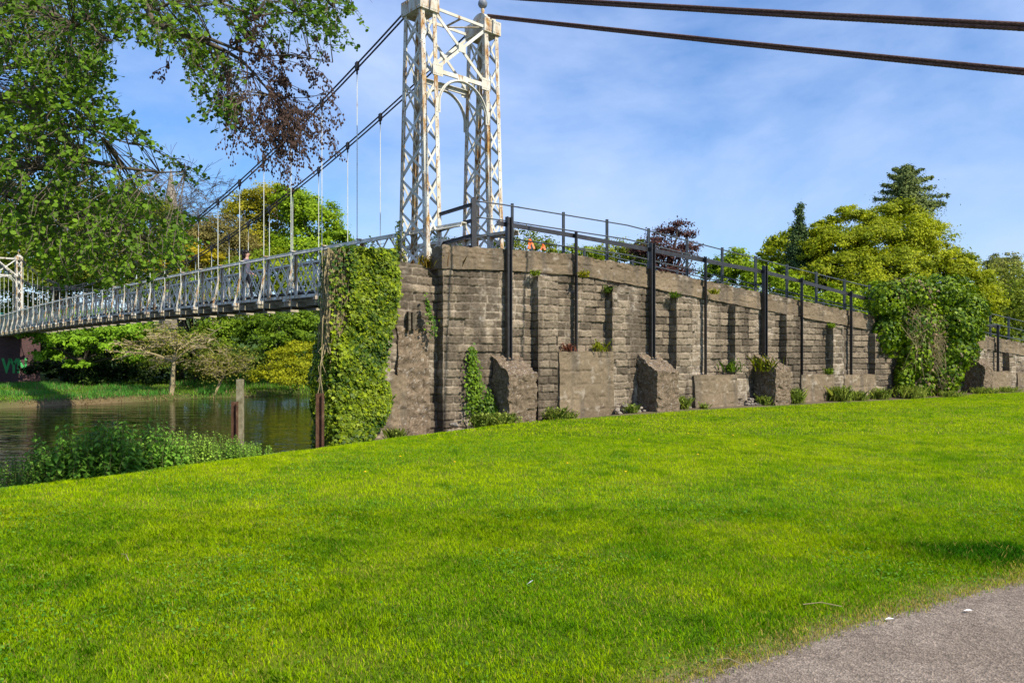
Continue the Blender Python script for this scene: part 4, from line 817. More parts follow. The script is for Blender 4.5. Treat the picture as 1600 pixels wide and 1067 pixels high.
lft = -4.12-.12*fbm(np.stack([z*2, z*0, z*0+L*.5], -1), 2); edge = Lpx(np.interp(z, [-.8, -.41, .0, .25, .5, .75, .95, 1.41, 1.9, 2.25, 3.0, 3.58, 3.8], [560, 576, 590, 606, 610, 606, 592, 598, 604, 615, 620, 620, 612]), -.2)+.22*(fbm(np.stack([z*3.1, z*0, z*0+L*.6], -1), 3)-.5)
bul = fbm(np.stack([L*2.2, z*2.2, L*0], -1), 3); ok = (L < edge+rng.normal(0, .05, n))&((L > lft+.26*sstep(1.6, 2.2, z))|(rng.uniform(size=n) < .12)); L, z, bul = L[ok], z[ok], bul[ok]
y = .26-.42*bul*sstep(-.02, .25, np.interp(z, [-.8, 4], [1, 1])*np.abs(np.interp(z, [-.75, 1.0, 2.3, 3.7], [-2.9, -2.9, -2.7, -2.7])-L))-rng.uniform(0, .09, len(L))
Ca = (W0[None, :]+wv[None, :]*L[:, None]-nv_[None, :]*y[:, None]); Ca = np.column_stack([Ca, z]); Na = np.tile([nv_[0], nv_[1], .55], (len(L), 1))+rng.normal(size=(len(L), 3))*.42
n2 = 9000; zz = rng.uniform(-1.6, 3.7, n2)**1; yy = rng.uniform(.15, 1.25, n2); kk = (zz < 1.9)|(rng.uniform(size=n2) < .28); zz, yy = zz[kk], yy[kk]
bl_ = fbm(np.stack([yy*2, zz*2, yy*0+4], -1), 3)*.32*np.interp(zz, [-1.6, 1.5, 2.2, 3], [1, 1.1, .3, .1]); Lb_ = -4.10-bl_-rng.uniform(0, .1, len(zz)); Cb = np.column_stack([W0[None, :]+wv[None, :]*Lb_[:, None]-nv_[None, :]*yy[:, None], zz]); Nb = np.tile([-wv[0], -wv[1], .5], (len(zz), 1))+rng.normal(size=(len(zz), 3))*.5
n4 = 3800; z4 = rng.uniform(-1.2, 2.0, n4); s4 = rng.uniform(0, 1, n4); r4 = np.interp(z4, [-1.2, .2, 1.2, 1.6, 2.0], [.24, .32, .30, .20, .08])*(.7+.6*fbm(np.stack([s4*2, z4*2.2, s4*0], -1), 3)); th4 = s4*1.5
L4 = -4.22-r4*np.sin(th4); y4 = .28-.16*np.cos(th4)+.35*s4; C4 = np.column_stack([W0[None, :]+wv[None, :]*L4[:, None]-nv_[None, :]*y4[:, None], z4]); N4 = np.column_stack([nv_[0]*np.cos(th4)-wv[0]*np.sin(th4), nv_[1]*np.cos(th4)-wv[1]*np.sin(th4), .5+0*th4])+rng.normal(size=(n4, 3))*.45
n3 = 1600; Lc = rng.uniform(-4.1, -2.75, n3); Cc = np.column_stack([W0[None, :]+wv[None, :]*Lc[:, None]-nv_[None, :]*rng.uniform(.2, .8, n3)[:, None], atop(Lc)+rng.uniform(0, .18, n3)]); Nc = np.tile([0, 0, 1.], (n3, 1))+rng.normal(size=(n3, 3))*.6
stems = []
for k in range(34):
    yy0 = random.uniform(.22, .95); L0 = -4.10-random.uniform(0, .14) if k > 12 else random.uniform(-4.1, -3.7); y_ = yy0 if k > 12 else .22
    pts = []; 
    for j in range(9):
        zz0 = 3.75-j*(.30+.22*random.random())*1.0; pts.append(tuple(abl(L0-random.uniform(0, .10)-.04*j*random.random(), y_+random.uniform(-.09, .09), zz0)))
    stems.append((pts, [.009]*9))
for k in range(46):
    x0 = random.uniform(-4.38, -3.88); pts = [tuple(abl(x0+random.uniform(-.05, .05), random.uniform(.12, .30), 3.75-random.uniform(0, .1)-j*.27)) for j in range(9)]; stems.append((pts, [.010]*9))
ivy_patch('climbing_ivy', 'thick curtain of yellow-green ivy hanging over the river abutment, brown stems at its left', np.concatenate([Ca, Cb, Cc, C4]), np.concatenate([Na, Nb, Nc, N4]), .105, (.022, .062, .005), (.26, .33, .008), (-3.4, 16.2, -.4), stems, stemm='palebark')
# big ivy bush over the wall on the right
lobesI = [(WP(a_1, b_1, c_1), r_1) for a_1, b_1, c_1, r_1 in [(15.0, .3, 3.3, (.9, .6, .65)), (16.3, .4, 3.6, (1.0, .7, .6)), (18.2, .5, 3.7, (1.3, .8, .65)), (19.4, .5, 3.1, (1.1, .8, .75)), (18.6, .6, 2.6, (1.4, .9, .9)), (16.8, .4, 2.4, (1.1, .6, .9)), (15.1, .25, 2.2, (.65, .35, .8)), (19.9, .4, 2.3, (.65, .6, .6)), (18.5, .6, 1.6, (1.1, .8, .8)), (18.1, .55, .8, (.85, .6, .8)), (16.6, .4, 1.4, (.9, .5, .7)), (15.9, .35, .6, (.35, .3, .6)), (17.0, .4, .5, (.45, .4, .7))]]
Cs = []; Ns = []
for c, r in lobesI:
    k = int(3000*r[0]*r[2]); d = unit(rng.normal(size=(k, 3))); rad = 1-np.abs(rng.normal(0, .12, k)); wob = .62+.75*fbm(d*3.2+c[0], 3); loc = d*np.array(r)*(rad*wob)[:, None]
    wd = np.stack([loc[:, 0]*wv[0]-loc[:, 1]*-1*0+loc[:, 1]*nv_[0], loc[:, 0]*wv[1]+loc[:, 1]*nv_[1], loc[:, 2]], -1); nn = np.stack([d[:, 0]*wv[0]+d[:, 1]*nv_[0], d[:, 0]*wv[1]+d[:, 1]*nv_[1], d[:, 2]+.3], -1)
    Cs.append(wd+np.array(c)); Ns.append(nn+rng.normal(size=(k, 3))*.5)
Cs = np.concatenate(Cs); Ns = np.concatenate(Ns); p_w, l_w = wall_p(Cs[:, 0], Cs[:, 1]); ok = (Cs[:, 2] > 0)&((p_w > .02)|(Cs[:, 2] > wtop(l_w)-.1)); Cs, Ns = Cs[ok], Ns[ok]
stems = []
for k in range(110):
    L0 = random.gauss(16.6, .55); z0 = float(wtop(L0))+random.uniform(-.5, .6); pts = []
    for j in range(6): pts.append(tuple(WP(L0+random.uniform(-.25, .25)+j*.12, .45+random.uniform(.0, .55), z0-j*random.uniform(.15, .42))))
    stems.append((pts, [.006]*6))
ivy_patch('ivy_bush', 'great tangled ivy bush swallowing the wall near its right end, with dead brown vines', Cs, Ns, .14, (.028, .075, .005), (.25, .36, .008), tuple(WP(17.5, .6, 0)), stems, stemm='palebark',
          dead=lambda C: np.exp(-((wall_p(C[:, 0], C[:, 1])[1]-16.6+.35*(C[:, 2]-2.4))/.75)**2)*sstep(.44, .62, fbm(C*2.1+4, 3))*.5)
# small growths on and below the wall
def small_ivy(L0, z0, L1, z1, n, lab, p=.06, sz=.075, wd=.12):
    s = rng.uniform(size=n); L = L0+(L1-L0)*s+rng.normal(0, wd, n)*(.4+s); z = z0+(z1-z0)*s+rng.normal(0, .08, n); C = np.column_stack([W0[None, :]+wv[None, :]*L[:, None]+nv_[None, :]*(p+rng.uniform(0, .08+.12*s, n))[:, None], z])
    ivy_patch('climbing_ivy', lab, C, np.tile([nv_[0], nv_[1], .4], (n, 1))+rng.normal(size=(n, 3))*.5, sz, (.03, .08, .008), (.16, .26, .012), tuple(WP(L1, p, z1)), [([tuple(WP(L0+(L1-L0)*k/6+random.uniform(-.05, .05), p+.02, z0+(z1-z0)*k/6)) for k in range(7)], [.008]*7)])
small_ivy(-1.05, 1.55, -.95, .15, 900, 'slim ivy strand climbing the wall left of the nearest buttress', .06, .08, .13)
small_ivy(-1.9-.25, 2.75, -1.98, 2.0, 160, 'small straggling ivy strand on the patched concrete under the wall corner', -.08, .075, .04)
small_ivy(-.7, .55, -.55, -.05, 420, 'low ivy patch in the corner against the left side of the nearest buttress', .2, .08, .12)
def tuft(name, label, c, n, h, r, c0, c1, blade=.012, leafy=0, ls=.05, group=None):
    root = empty(name, c); tag(root, label, 'plant', group)
    bx = rng.normal(0, r*.5, (n, 2)); ang = rng.uniform(0, 6.28, n); hh = h*rng.uniform(.4, 1.1, n); ln = hh*rng.uniform(.15, .8, n)
    base = np.column_stack([bx, np.zeros(n)-.02]); sd = np.stack([np.cos(ang+1.57), np.sin(ang+1.57), ang*0], -1)*blade/2; mid = base+np.stack([np.cos(ang)*ln*.35, np.sin(ang)*ln*.35, hh*.6], -1); tip = base+np.stack([np.cos(ang)*ln, np.sin(ang)*ln, hh], -1)
    f = rng.uniform(size=(n, 1)); col = np.array(c0)*(1-f)+np.array(c1)*f
    npmesh('blades', np.stack([base-sd, base+sd, mid+sd*.8, tip, mid-sd*.8], 1).reshape(-1, 3), None, 5, M['grass'], root, np.repeat(col, 5, axis=0), False, np.arange(5*n))
    if leafy:
        k = rng.integers(0, n, leafy); s = rng.uniform(.3, 1, (leafy, 1)); C = base[k]*(1-s)+tip[k]*s+rng.normal(size=(leafy, 3))*.02
        f = rng.uniform(size=(leafy, 1)); leaves('foliage', C, rng.normal(size=(leafy, 3))*.6+np.array((0, 0, 1)), ls*rng.uniform(.6, 1.3, leafy), np.array(c0)*(1-f)+np.array(c1)*f, M['leaf'], root, HEX)
    return root
GG0, GG1 = (.06, .14, .012), (.22, .34, .03)
for L, p, h, r, nn, lf, lab in [(-.95, .62, .34, .30, 500, 700, 'low feathery green weed mound on bare soil left of the nearest buttress'), (-.55, .72, .30, .22, 300, 500, 'second feathery weed mound touching the nearest buttress'), (-3.05, .35, .30, .16, 160, 60, 'fern-like tuft at the foot of the smooth plinth beside the ivy'),
                          (1.0, .45, .34, .20, 200, 260, 'pale weeds in the corner right of the nearest buttress'), (1.35, .55, .22, .14, 120, 80, 'small weed sprig on bare soil below the first ledge'), (3.35, .52, .26, .16, 160, 160, 'grey-green weed on the rubble pile left of the second buttress'), (5.25, .45, .36, .20, 180, 260, 'bright green weed between loose stones right of the second buttress'),
                          (5.9, .6, .18, .12, 90, 60, 'tiny weed at the foot of the second ledge'), (9.75, .55, .48, .26, 260, 340, 'tall pale weed just right of the third buttress'), (8.5, .5, .30, .16, 150, 120, 'weed in the rubble left of the third buttress'), (12.0, .5, .50, .34, 320, 360, 'loose pale weed clump between the third buttress and the ivy bush'), (12.9, .55, .34, .28, 240, 200, 'low weed clump under the last tall black upright'), (14.2, .5, .40, .3, 240, 260, 'weedy grass at the left foot of the ivy bush'), (15.6, .8, .45, .4, 300, 300, 'green weeds in front of the left side of the ivy bush'), (17.5, 1.1, .25, .4, 260, 150, 'grass tuft in front of the middle of the ivy bush'), (20.2, .9, .28, .4, 260, 150, 'grass tuft right of the ivy bush by the furthest buttress'), (22.5, .6, .25, .4, 220, 100, 'low grass along the wall near the right edge')]:
    c = WP(L, p); c.z = float(ground_z(c.x, c.y)); tuft('weed_clump', lab, c, nn, h, r, (.08, .16, .02), (.36, .42, .08), .006, lf*2, .045, 'weeds along the foot of the wall')
for L, p, z, h, lab, c0, c1 in [(1.6, .22, 1.58, .20, 'small reddish plant on the first ledge left of the second upright', (.10, .03, .02), (.25, .10, .06)), (2.62, .22, 1.58, .30, 'yellow-green plant on the first ledge right of the second upright', (.10, .14, .01), (.30, .32, .02)), (1.98, .36, 3.42, .18, 'yellow-flowered sprig growing behind the second upright', (.14, .16, .01), (.45, .42, .03)), (6.65, .30, 3.20, .18, 'yellow-green sprig growing at the fourth upright', (.12, .16, .01), (.4, .40, .03)),
                          (.62, .22, 3.40, .14, 'tiny fern at the top of the first pier', (.08, .14, .01), (.25, .32, .02)), (2.95, .12, 3.10, .2, 'dark green sprig on the side of the second pier', (.03, .08, .01), (.14, .2, .02)), (5.2, .2, 3.05, .16, 'small green tuft at the top of the third pier', (.04, .1, .01), (.16, .24, .02)), (7.35, .25, 1.0, .38, 'green shrub seedling on the second ledge beside the fourth pier', (.04, .1, .01), (.16, .26, .02)), (8.55, .50, 1.0, .48, 'yellow-green bush hanging from the left side of the third buttress', (.08, .12, .008), (.26, .28, .02)), (12.05, .22, 2.35, .16, 'little bright fern on the wall between the last two tall uprights', (.08, .16, .01), (.24, .34, .02)), (11.85, .25, .86, .22, 'small plant on the third ledge at the foot of the pier', (.06, .12, .01), (.2, .28, .02))]:
    tuft('wall_plant', lab, WP(L, p, z), 50, h, h*.7, c0, c1, .012, 150, .045, 'plants rooted in the wall')
o = tuft('wall_plant', 'rust-coloured and green weeds on the abutment top at the foot of the near tower leg', AT(-1.15, -.95, 3.5), 300, .32, .5, (.16, .08, .02), (.25, .22, .03), .014, 300, .05, 'plants rooted in the wall')
small = []
# ivy creeping up the tower's near-left corner
n = 700; z = 3.5+rng.uniform(0, 1, n)**1.5*1.3; q = C0+v*(-1.22)+u*.58; C = np.column_stack([q[0]+rng.normal(0, .07, n)*(1.5-(z-3.5)/1.4), q[1]+rng.normal(0, .06, n), z])
ivy_patch('climbing_ivy', 'yellow-green ivy creeping up the left foot of the near tower leg', C, np.tile([-.3, -1, .4], (n, 1))+rng.normal(size=(n, 3))*.5, .07, (.08, .12, .006), (.30, .33, .012), (q[0], q[1], 3.5))

# ------------------------------------------------------------------ RIVERSIDE NETTLES
def leafy_plant(name, label, cpos, nst, h, r, c0, c1, ls, tmpl, pairs, group, droop=.5, spikes=False):
    root = empty(name, cpos); tag(root, label, 'plant', group); mb = MB(); C = []; Nn = []; sz = []
    for s in range(nst):
        a = random.uniform(0, 6.28); rr = r*math.sqrt(random.random()); b = Vector((math.cos(a)*rr, math.sin(a)*rr*.8, -.1)); hh = h*random.uniform(.65, 1.1)*(1-.35*(rr/r)**2); ln = Vector((random.gauss(0, .12), random.gauss(0, .12), 1)).normalized()
        top = b+ln*hh; mid = b.lerp(top, .5)+Vector((random.gauss(0, .02), random.gauss(0, .02), 0)); mb.tube([b, mid, top], [.006, .005, .003], 4, False)
        for k in range(pairs):
            f = .15+.85*(k+.5)/pairs; pt = b.lerp(top, f); a0 = random.uniform(0, 6.28)
            for e in range(random.choice((2, 2, 3))):
                an = a0+e*2.4+random.gauss(0, .4); o_ = Vector((math.cos(an), math.sin(an), 0)); l_ = ls*random.uniform(.7, 1.25)*(1.05-.5*f)
                C.append(pt+o_*l_*.75+Vector((0, 0, -l_*.15))); Nn.append((o_.x*.55, o_.y*.55, .8)); sz.append(l_)
    mb.build('stems', M['stemgreen'], root)
    C = np.array([tuple(x) for x in C]); n = len(C); f = np.clip(rng.uniform(size=(n, 1)), 0, 1); Nn = np.array(Nn); out_ = Nn*np.array((1, 1, 0))
    leaves('foliage', C, Nn+rng.normal(size=(n, 3))*.22, np.array(sz), (np.array(c0)*(1-f)+np.array(c1)*f)*rng.uniform(.8, 1.2, (n, 1)), M['leaf'], root, tmpl, out_*2.5+np.array((0, 0, -.7)))
    return root
M['stemgreen'] = noisy_mat('plant_stem', [(.3, (.06, .09, .02)), (.7, (.14, .16, .05))], 10, .7, .2, 0, 0)
NG = 'riverside plants along the lawn edge'
for i, (px, yb, d, nst, h, r, ls, tm, pr, c0, c1, lab) in enumerate([
        (20, 765, 10.6, 70, .52, .55, .055, HEX, 11, (.03, .085, .012), (.10, .20, .035), 'soft fine-leaved weed clump at the left edge of the river bank'),
        (95, 765, 10.9, 55, .74, .42, .120, HEART, 9, (.025, .085, .012), (.10, .22, .03), 'tallest nettle clump with flowering tips, near the left edge'),
        (165, 758, 11.2, 60, .78, .45, .130, HEART, 9, (.02, .075, .010), (.09, .20, .025), 'dense nettle clump with big heart-shaped lower leaves'),
        (235, 745, 11.9, 70, .72, .48, .105, HEART, 9, (.025, .085, .012), (.10, .22, .03), 'bright nettle clump in the middle of the bank plants'),
        (285, 735, 12.6, 80, .60, .50, .055, HEX, 13, (.045, .11, .015), (.14, .25, .04), 'pale feathery weed clump right of the nettles'),
        (340, 728, 13.2, 90, .50, .55, .050, HEX, 13, (.035, .10, .012), (.12, .24, .035), 'low rounded weed mound left of the timber post'),
        (385, 722, 13.8, 70, .36, .45, .050, HEX, 11, (.035, .10, .012), (.12, .24, .03), 'lowest weed mound in front of the timber post'),
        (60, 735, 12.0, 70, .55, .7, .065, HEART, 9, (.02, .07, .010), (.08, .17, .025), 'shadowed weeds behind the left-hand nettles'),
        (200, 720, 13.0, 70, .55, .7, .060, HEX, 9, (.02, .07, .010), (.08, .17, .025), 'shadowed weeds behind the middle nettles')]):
    c = P(px, yb, d); leafy_plant('riverside_weed', lab, (c[0], d, float(ground_z(c[0], d))), int(nst*1.0), h*1.05, r, ls, ls, ls, tm, pr, NG) if False else leafy_plant('riverside_weed', lab, (c[0], d, max(-.85, float(ground_z(c[0], d)))), int(nst*1.4), h*1.34, r*1.1, np.array(c0)*1.8*np.array((1.3, 1, .8)), np.array(c1)*1.9*np.array((1.15, 1, .8)), ls, tm, pr, NG)

# ------------------------------------------------------------------ ALDER IN THE FOREGROUND, TOP LEFT
al_ = empty('alder_tree', (-8.6, 8.2, -.6)); tag(al_, 'leafy alder hanging into the top left of the view, with drooping twigs of dark cones', 'tree'); ab0 = Vector((-8.6, 8.2, -.6))
def V3(px, py, d): return Vector(tuple(P(px, py, d)))
mb = MB(); mb.tube([(0, 0, -.5), (.1, 0, 1.5), (.0, .1, 3.5), (.3, 0, 5.5), (.4, .1, 8), (.3, .1, 11)], [.34, .27, .23, .2, .15, .06], 10); mb.build('trunk', M['bark'], al_, True)
limbs = [([(-60, 30, 8.3), (0, 12, 8.1), (65, 14, 8.0), (85, 25, 8.0), (115, 42, 8.0), (135, 30, 8.1), (160, 60, 8.1), (175, 65, 8.1)], [.06, .045, .04, .036, .032, .02, .012, .006], Vector((.3, 0, 6.0))),
         ([(60, -190, 8.5), (200, -60, 8.3), (228, 0, 8.2), (238, 35, 8.2), (268, 48, 8.1), (300, 58, 8.0), (330, 70, 8.0), (352, 80, 8.0), (378, 95, 8.0), (400, 118, 7.9), (425, 150, 7.9)], [.075, .055, .042, .04, .036, .03, .026, .022, .017, .011, .006], Vector((.3, 0, 7.2))),
         ([(300, 58, 8.0), (330, 62, 7.9), (370, 78, 7.9), (410, 88, 7.9), (450, 86, 7.8), (485, 92, 7.8), (520, 98, 7.8)], [.022, .018, .014, .009, .007, .005, .003], None),
         ([(240, 20, 8.2), (265, 5, 8.2), (300, 12, 8.1), (345, 5, 8.1), (400, 25, 8.1), (460, 20, 8.0), (520, 12, 8.0), (553, 18, 8.0)], [.02, .016, .013, .011, .009, .007, .005, .003], None),
         ([(-80, 240, 8.4), (0, 255, 8.2), (60, 262, 8.0), (130, 250, 8.0), (190, 262, 8.0), (250, 270, 7.9), (290, 268, 7.9)], [.06, .045, .036, .026, .018, .010, .004], Vector((.1, 0, 3.6))),
         ([(-80, 330, 8.6), (0, 300, 8.4), (70, 310, 8.3), (120, 335, 8.3), (180, 360, 8.2), (230, 380, 8.2)], [.05, .035, .028, .02, .012, .005], Vector((.1, 0, 3.0))),
         ([(-60, 120, 8.6), (0, 150, 8.5), (50, 170, 8.5), (100, 195, 8.4), (150, 205, 8.3), (200, 225, 8.3)], [.05, .035, .028, .02, .012, .005], Vector((.2, 0, 4.6))),
         ([(30, 215, 8.6), (70, 225, 8.7), (120, 205, 8.7), (160, 215, 8.7)], [.02, .016, .01, .005], None)]
nodes = []
for pts, rad, tr in limbs:
    W_ = [V3(*p)-ab0 for p in pts]; 
    if tr is not None: W_ = [tr, tr.lerp(W_[0], .5)+Vector((0, 0, .15))]+W_; rad = [rad[0]*1.5, rad[0]*1.2]+rad
    mb = MB(); mb.tube(W_, rad, 8 if rad[0] > .03 else 6); mb.build('branch', M['bark'], al_, True); nodes += [(w_, r_) for w_, r_ in zip(W_, rad)]
NP = np.array([tuple(n_[0]) for n_ in nodes])
def inpoly(x, y, poly):
    ins = np.zeros(len(x), bool); j = len(poly)-1
    for i in range(len(poly)):
        xi, yi = poly[i]; xj, yj = poly[j]; c = ((yi > y) != (yj > y))&(x < (xj-xi)*(y-yi)/(yj-yi+1e-9)+xi); ins ^= c; j = i
    return ins
regs = [([(-60, -60), (140, -60), (150, 30), (165, 110), (135, 140), (165, 180), (215, 195), (245, 235), (300, 262), (262, 285), (282, 330), (286, 380), (250, 408), (215, 420), (150, 420), (120, 405), (60, 415), (40, 375), (-60, 370)], 2600, 1.0),
        ([(140, -60), (330, -60), (300, 20), (330, 60), (300, 110), (285, 100), (265, 55), (225, 60), (200, 40), (185, 55), (150, 60), (130, 20)], 380, 1.0),
        ([(330, -60), (560, -60), (552, 10), (530, 20), (525, 55), (505, 80), (470, 45), (430, 60), (395, 40), (370, 60), (330, 30)], 300, .95),
        ([(300, 60), (350, 80), (375, 110), (370, 170), (345, 165), (325, 140), (310, 150), (285, 110)], 120, .95)]
LC = []; LN = []; LS = []; tw = MB()
def sprig(c, d0, nl, ln, sz, mbt):
    d = Vector(d0).normalized(); p = Vector(c); pts = [p.copy()]
    for k in range(4):
        d = (d+Vector((random.gauss(0, .25), random.gauss(0, .25), random.gauss(-.08, .2)))).normalized(); p = p+d*ln/4; pts.append(p.copy())
    mbt.tube(pts, [.005, .004, .003, .0025, .0015], 3, False)
    for k in range(nl):
        f = random.random()*4; i = min(3, int(f)); q_ = pts[i].lerp(pts[i+1], f-i); a = Vector((random.gauss(0, 1), random.gauss(0, 1), random.gauss(-.2, .7))).normalized(); s = sz*random.uniform(.55, 1.25)
        LC.append(tuple(q_+a*s*.6)); LN.append((random.gauss(0, .6)+sdir.x*.2, random.gauss(0, .6)-.45, random.gauss(.65, .5))); LS.append(s)
for poly, cnt, dens in regs:
    xs_ = [p[0] for p in poly]; ys_ = [p[1] for p in poly]; got = 0
    while got < cnt:
        x = random.uniform(min(xs_), max(xs_)); y = random.uniform(min(ys_), max(ys_))
        if not inpoly(np.array([x]), np.array([y]), poly)[0]: continue
        gap = float(fbm(np.array([[x*.016, y*.016, 1.5]]), 3)[0])
        if gap < .41 and random.random() < .8: continue
        d = random.uniform(7.2, 10.8) if x < 300 else random.uniform(7.4, 9.2); c = V3(x, y, d)-ab0; got += 1
        j = int(np.argmin(((NP-np.array(tuple(c)))**2).sum(1))); nb = Vector(NP[j]); dr = (c-nb)
        if random.random() < .30: tw.tube([nb, nb.lerp(c, .5)+Vector((0, 0, .06)), c], [.007, .005, .003], 3, False)
        sprig(c, dr.normalized()*.6+Vector((.3, 0, -.35)), random.randint(7, 13), random.uniform(.20, .40), .056 if x < 300 else .052, tw)
LC = np.array(LC); n = len(LC); f = rng.uniform(size=(n, 1)); lump = fbm(LC*1.1, 2)[:, None]; f = np.clip(.5*f+.9*(lump-.25), 0, 1)
tw.build('twigs', M['bark'], al_)
fo = leaves('foliage', LC, np.array(LN), np.array(LS), (np.array((.032, .092, .008))*(1-f)+np.array((.165, .28, .020))*f)*rng.uniform(.75, 1.2, (n, 1)), M['leaf'], al_, HEX)
# drooping cone-laden twigs
ct = MB(); cn = MB()
def cone_twig(p, d, ln, lv=0):
    pts = [p.copy()]
    for k in range(6):
        d = (d+Vector((random.gauss(0, .18), random.gauss(0, .18), random.gauss(-.05, .14)))).normalized(); p = p+d*ln/6; pts.append(p.copy())
    ct.tube(pts, [max(.0018, .0055*(1-.12*i)*(1-.25*lv)) for i in range(7)], 4, False)
    if lv < 2:
        for k in range(4 if lv == 0 else 3): cone_twig(pts[random.randint(2, 6)], (d+Vector((random.gauss(0, .6), random.gauss(0, .5), random.gauss(-.25, .4)))).normalized(), ln*random.uniform(.3, .5), lv+1)
    if lv >= 1:
        for k in range(4):
            q_ = pts[random.randint(2, 6)]+Vector((random.gauss(0, .012), random.gauss(0, .012), -.018)); cn.ball(q_, .0085, 6, 4, (1, 1, 1.5))
for (x0, y0, x1, y1, k) in [(425, 150, 455, 235, 7), (400, 118, 440, 215, 7), (425, 145, 480, 205, 8), (400, 115, 470, 165, 7), (378, 95, 400, 240, 5), (352, 80, 375, 205, 4), (330, 75, 352, 170, 4), (425, 150, 500, 200, 4), (450, 86, 500, 100, 3), (410, 88, 470, 108, 3), (300, 58, 255, 100, 2), (400, 40, 420, 90, 5), (360, 20, 390, 70, 5), (380, 0, 395, 50, 4), (430, 150, 445, 225, 5)]:
    for j in range(k):
        a = V3(x0+random.uniform(-8, 8), y0+random.uniform(-6, 6), 7.9+random.uniform(-.15, .15))-ab0; b = V3(x1+random.gauss(0, 13), y1+random.gauss(0, 10), 7.9+random.uniform(-.5, .5))-ab0
        cone_twig(a, ((b-a).normalized()+Vector((.15, 0, .1))).normalized(), (b-a).length*random.uniform(.8, 1.05))
ct.build('cone_twigs', M['twig'], al_); co = cn.build('cones', M['twig'], al_); co['kind'] = 'stuff'

# ------------------------------------------------------------------ PERSON ON THE BRIDGE
def person(name, label, loc, rz):
    root = empty(name, loc, rz); tag(root, label, 'person')
    # joints: local +x is the way the person faces
    J = [((0, 0, .95), .135), ((0, 0, 1.12), .125), ((0, 0, 1.30), .15), ((0, 0, 1.43), .12), ((.01, 0, 1.50), .052), ((.02, 0, 1.56), .055), ((.03, 0, 1.64), .088), ((.025, 0, 1.71), .080)]
    E = [(i, i+1) for i in range(7)]
    def chain(start, pts):
        prev = start
        for p, r in pts: J.append((p, r)); E.append((prev, len(J)-1)); prev = len(J)-1
        return prev
    for s, st in ((1, .16), (-1, -.14)):
        k = chain(0, [((0, s*.09, .88), .10), ((st*.55+.02, s*.10, .50), .062), ((st, s*.10, .10), .042), ((st+.02, s*.10, .045), .036), ((st+.15, s*.105, .03), .028)])
        el = (-s*.05+.02, s*.24, 1.10); wr = (.16, s*.20, .93) if s > 0 else (.14, s*.22, .95)
        k = chain(3, [((0, s*.17, 1.40), .062), (el, .043), (wr, .028), ((wr[0]+.05, wr[1], wr[2]-.03), .026)])
        for f in range(4): chain(k, [((wr[0]+.10, wr[1]+(f-1.5)*.018, wr[2]-.05), .009), ((wr[0]+.13-.008*abs(f-1), wr[1]+(f-1.5)*.018, wr[2]-.075), .008)])
        chain(k, [((wr[0]+.08, wr[1]-s*.035, wr[2]-.02), .010), ((wr[0]+.10, wr[1]-s*.04, wr[2]-.045), .009)])
    me = bpy.data.meshes.new('body'); me.from_pydata([j[0] for j in J], E, []); o = bpy.data.objects.new('body', me); COL.objects.link(o)
    md = o.modifiers.new('skin', 'SKIN'); 
    for i, j in enumerate(J): me.skin_vertices[0].data[i].radius = (j[1]*(.9 if i < 4 else 1), j[1]*(1.25 if i < 4 else 1))
    me.skin_vertices[0].data[0].use_root = True; sb = o.modifiers.new('s', 'SUBSURF'); sb.levels = 2; sb.render_levels = 2
    dg = bpy.context.evaluated_depsgraph_get(); m2 = bpy.data.meshes.new_from_object(o.evaluated_get(dg)); bpy.data.objects.remove(o)
    def cm(nm, c, r=.8): m, t, b = mat(nm, r, .2); b.inputs['Base Color'].default_value = (*c, 1); return m
    m2.materials.clear()
    for mm in (cm('skin', (.50, .30, .22), .6), cm('grey_purple_top', (.11, .10, .14)), cm('dark_trousers', (.012, .014, .02)), cm('shoe', (.03, .03, .03))): m2.materials.append(mm)
    for pl in m2.polygons:
        c = pl.center; arm = abs(c.y) > .155
        pl.material_index = 0 if (c.z > 1.47 or (arm and c.z < .965 and c.x > .09 and c.z > .8)) else (3 if c.z < .085 else (2 if c.z < .96 and not (arm and c.z > .85) else 1)); pl.use_smooth = True
    b = link('body', m2, None, root)
    fm = MB(); fm.ball((.125, 0, 1.655), .017, 6, 4, (1, .8, 1.3)); 
    for s in (-1, 1): fm.ball((.02, s*.088, 1.66), .022, 6, 4, (.8, .4, 1.3))
    fm.build('face_features', m2.materials[0], root, True)
    em = MB()
    for s in (-1, 1): em.ball((.112, s*.032, 1.672), .010, 6, 4)
    em.ball((.112, 0, 1.605), .014, 6, 4, (.5, 1.5, .4)); em.build('eyes', cm('dark_eye', (.04, .015, .015)), root)
    hm = MB(); hm.ball((-.022, 0, 1.71), .122, 12, 8, (1.0, .98, .95)); hm.ball((-.085, 0, 1.62), .105, 10, 7, (.85, 1.1, 1.25)); hm.ball((-.12, 0, 1.50), .07, 8, 6, (.8, 1.2, 1.7)); hm.build('hair', cm('dark_hair', (.012, .008, .007), .5), root, True)
    return root
pt_ = 12.0; pz = float(zr(pt_))-1.25; pl_ = AT(-.30, pt_, pz)
person('person', 'dark-haired person in a grey-purple top and black trousers walking across the footbridge', pl_, R(-8))

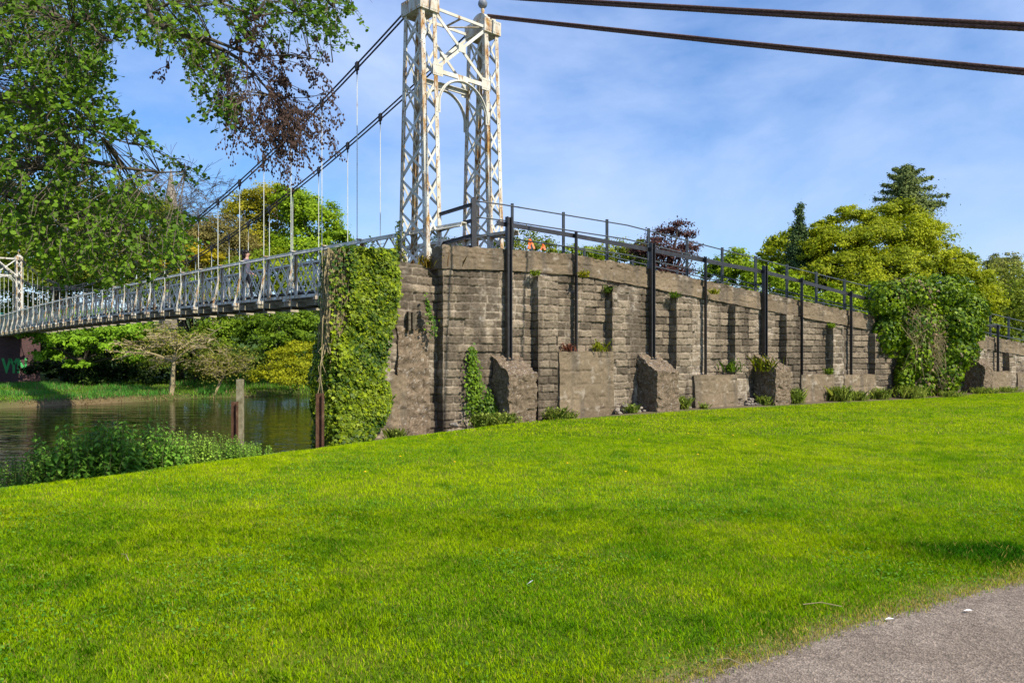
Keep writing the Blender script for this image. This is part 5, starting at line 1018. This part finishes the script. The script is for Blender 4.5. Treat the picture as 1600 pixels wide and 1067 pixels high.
# ------------------------------------------------------------------ SMALL THINGS ON THE LAWN
m, t, b = mat('dandelion_yellow', .7, .2); b.inputs['Base Color'].default_value = (.75, .50, .01, 1); MY = m
dn = None
for i, (px, py) in enumerate([(1180, 700), (998, 692), (1090, 716), (625, 719), (710, 728), (1145, 685), (1190, 660), (1230, 655), (570, 744), (1075, 682), (1320, 665), (1420, 648), (886, 730), (977, 744)]):
    d = 1.55*F/(py-HZ); 
    for _ in range(3): X = (px-800)/F*d; d = (CAMZ-float(ground_z(X, d)))*F/(py-HZ)
    if dn is None:
        dn = empty('dandelion', (X, d, float(ground_z(X, d)))); mb = MB(); mb.tube([(0, 0, 0), (.003, 0, .055)], .002, 4); mb.build('stem', M['stemgreen'], dn); mb = MB(); mb.ball((.003, 0, .06), .017, 8, 4, (1, 1, .45)); mb.build('flower', MY, dn); o = dn
    else:
        o = dn.copy(); COL.objects.link(o); o.location = (X, d, float(ground_z(X, d)))
        for ch in dn.children: c = ch.copy(); COL.objects.link(c); c.parent = o
    tag(o, 'one of the tiny yellow dandelions scattered over the lawn', 'flower', 'dandelions on the lawn')
m, t, b = mat('feather_white', .7, .2); b.inputs['Base Color'].default_value = (.75, .75, .75, 1)
mb = MB(); mb.add([(-.016, 0, .0), (0, .010, .012), (.018, .004, .022), (.0, -.010, .010)], [(0, 1, 2, 3)]); mb.tube([(-.022, 0, -.004), (.0, 0, .010), (.018, .004, .02)], .001, 4)
o = mb.build('feather', m); o.location = (.12, 4.95, float(ground_z(.12, 4.95))+.05); tag(o, 'small white feather lying on the grass in the lower middle', 'feather')
for px, py, a, l_, lab in ((1285, 950, -.25, .22, 'thin dry stick in the grass beside the path edge'), (1140, 1043, -.6, .13, 'short dark twig on bare soil at the bottom of the path edge'), (195, 870, -.9, .25, 'curved dry grass stalk lying on the lawn at lower left')):
    d = CAMZ*F/(py-HZ); X = (px-800)/F*d; mb = MB(); mb.tube([(-l_/2*math.cos(a), -l_/2*math.sin(a), .03), (0, .02, .045), (l_/2*math.cos(a), l_/2*math.sin(a), .035)], .003, 5)
    o = mb.build('dry_stick', M['palebark']); o.location = (X, d, float(ground_z(X, d))); tag(o, lab, 'stick')
for px, py, lab in ((1390, 966, 'pale feather-like scrap on the path edge'), (1513, 953, 'small white scrap lying on the asphalt path')):
    d = CAMZ*F/(py-HZ); X = (px-800)/F*d; mb = MB(); mb.add([(-.03, 0, .004), (0, .008, .012), (.03, .004, .006), (.0, -.008, .008)], [(0, 1, 2, 3)]); o = mb.build('litter_scrap', m); o.location = (X, d, float(ground_z(X, d))+.006); tag(o, lab, 'litter')
# orange tape on the far railing
m, t, b = mat('orange_tape', .5, .3); b.inputs['Base Color'].default_value = (.75, .16, .03, 1)
for px, py, s, lab in ((829, 382, 1.0, 'larger scrap of orange tape tied to the far ramp railing post'), (848, 386, .7, 'smaller scrap of orange tape right of the first on the far railing')):
    c = P(px, py, 21.0); mb = MB()
    for k in range(3):
        pts = [Vector((random.uniform(-.03, .03), 0, .15*s)), Vector((random.uniform(-.06, .08)*s, .02, .03*s)), Vector((random.uniform(-.10, .12)*s, 0, -.12*s))]
        for a0, a1 in zip(pts[:-1], pts[1:]): mb.bar(a0, a1, .05*s, .004, (1, .3, 0))
    o = mb.build('orange_tape', m); o.location = tuple(c); tag(o, lab, 'tape')
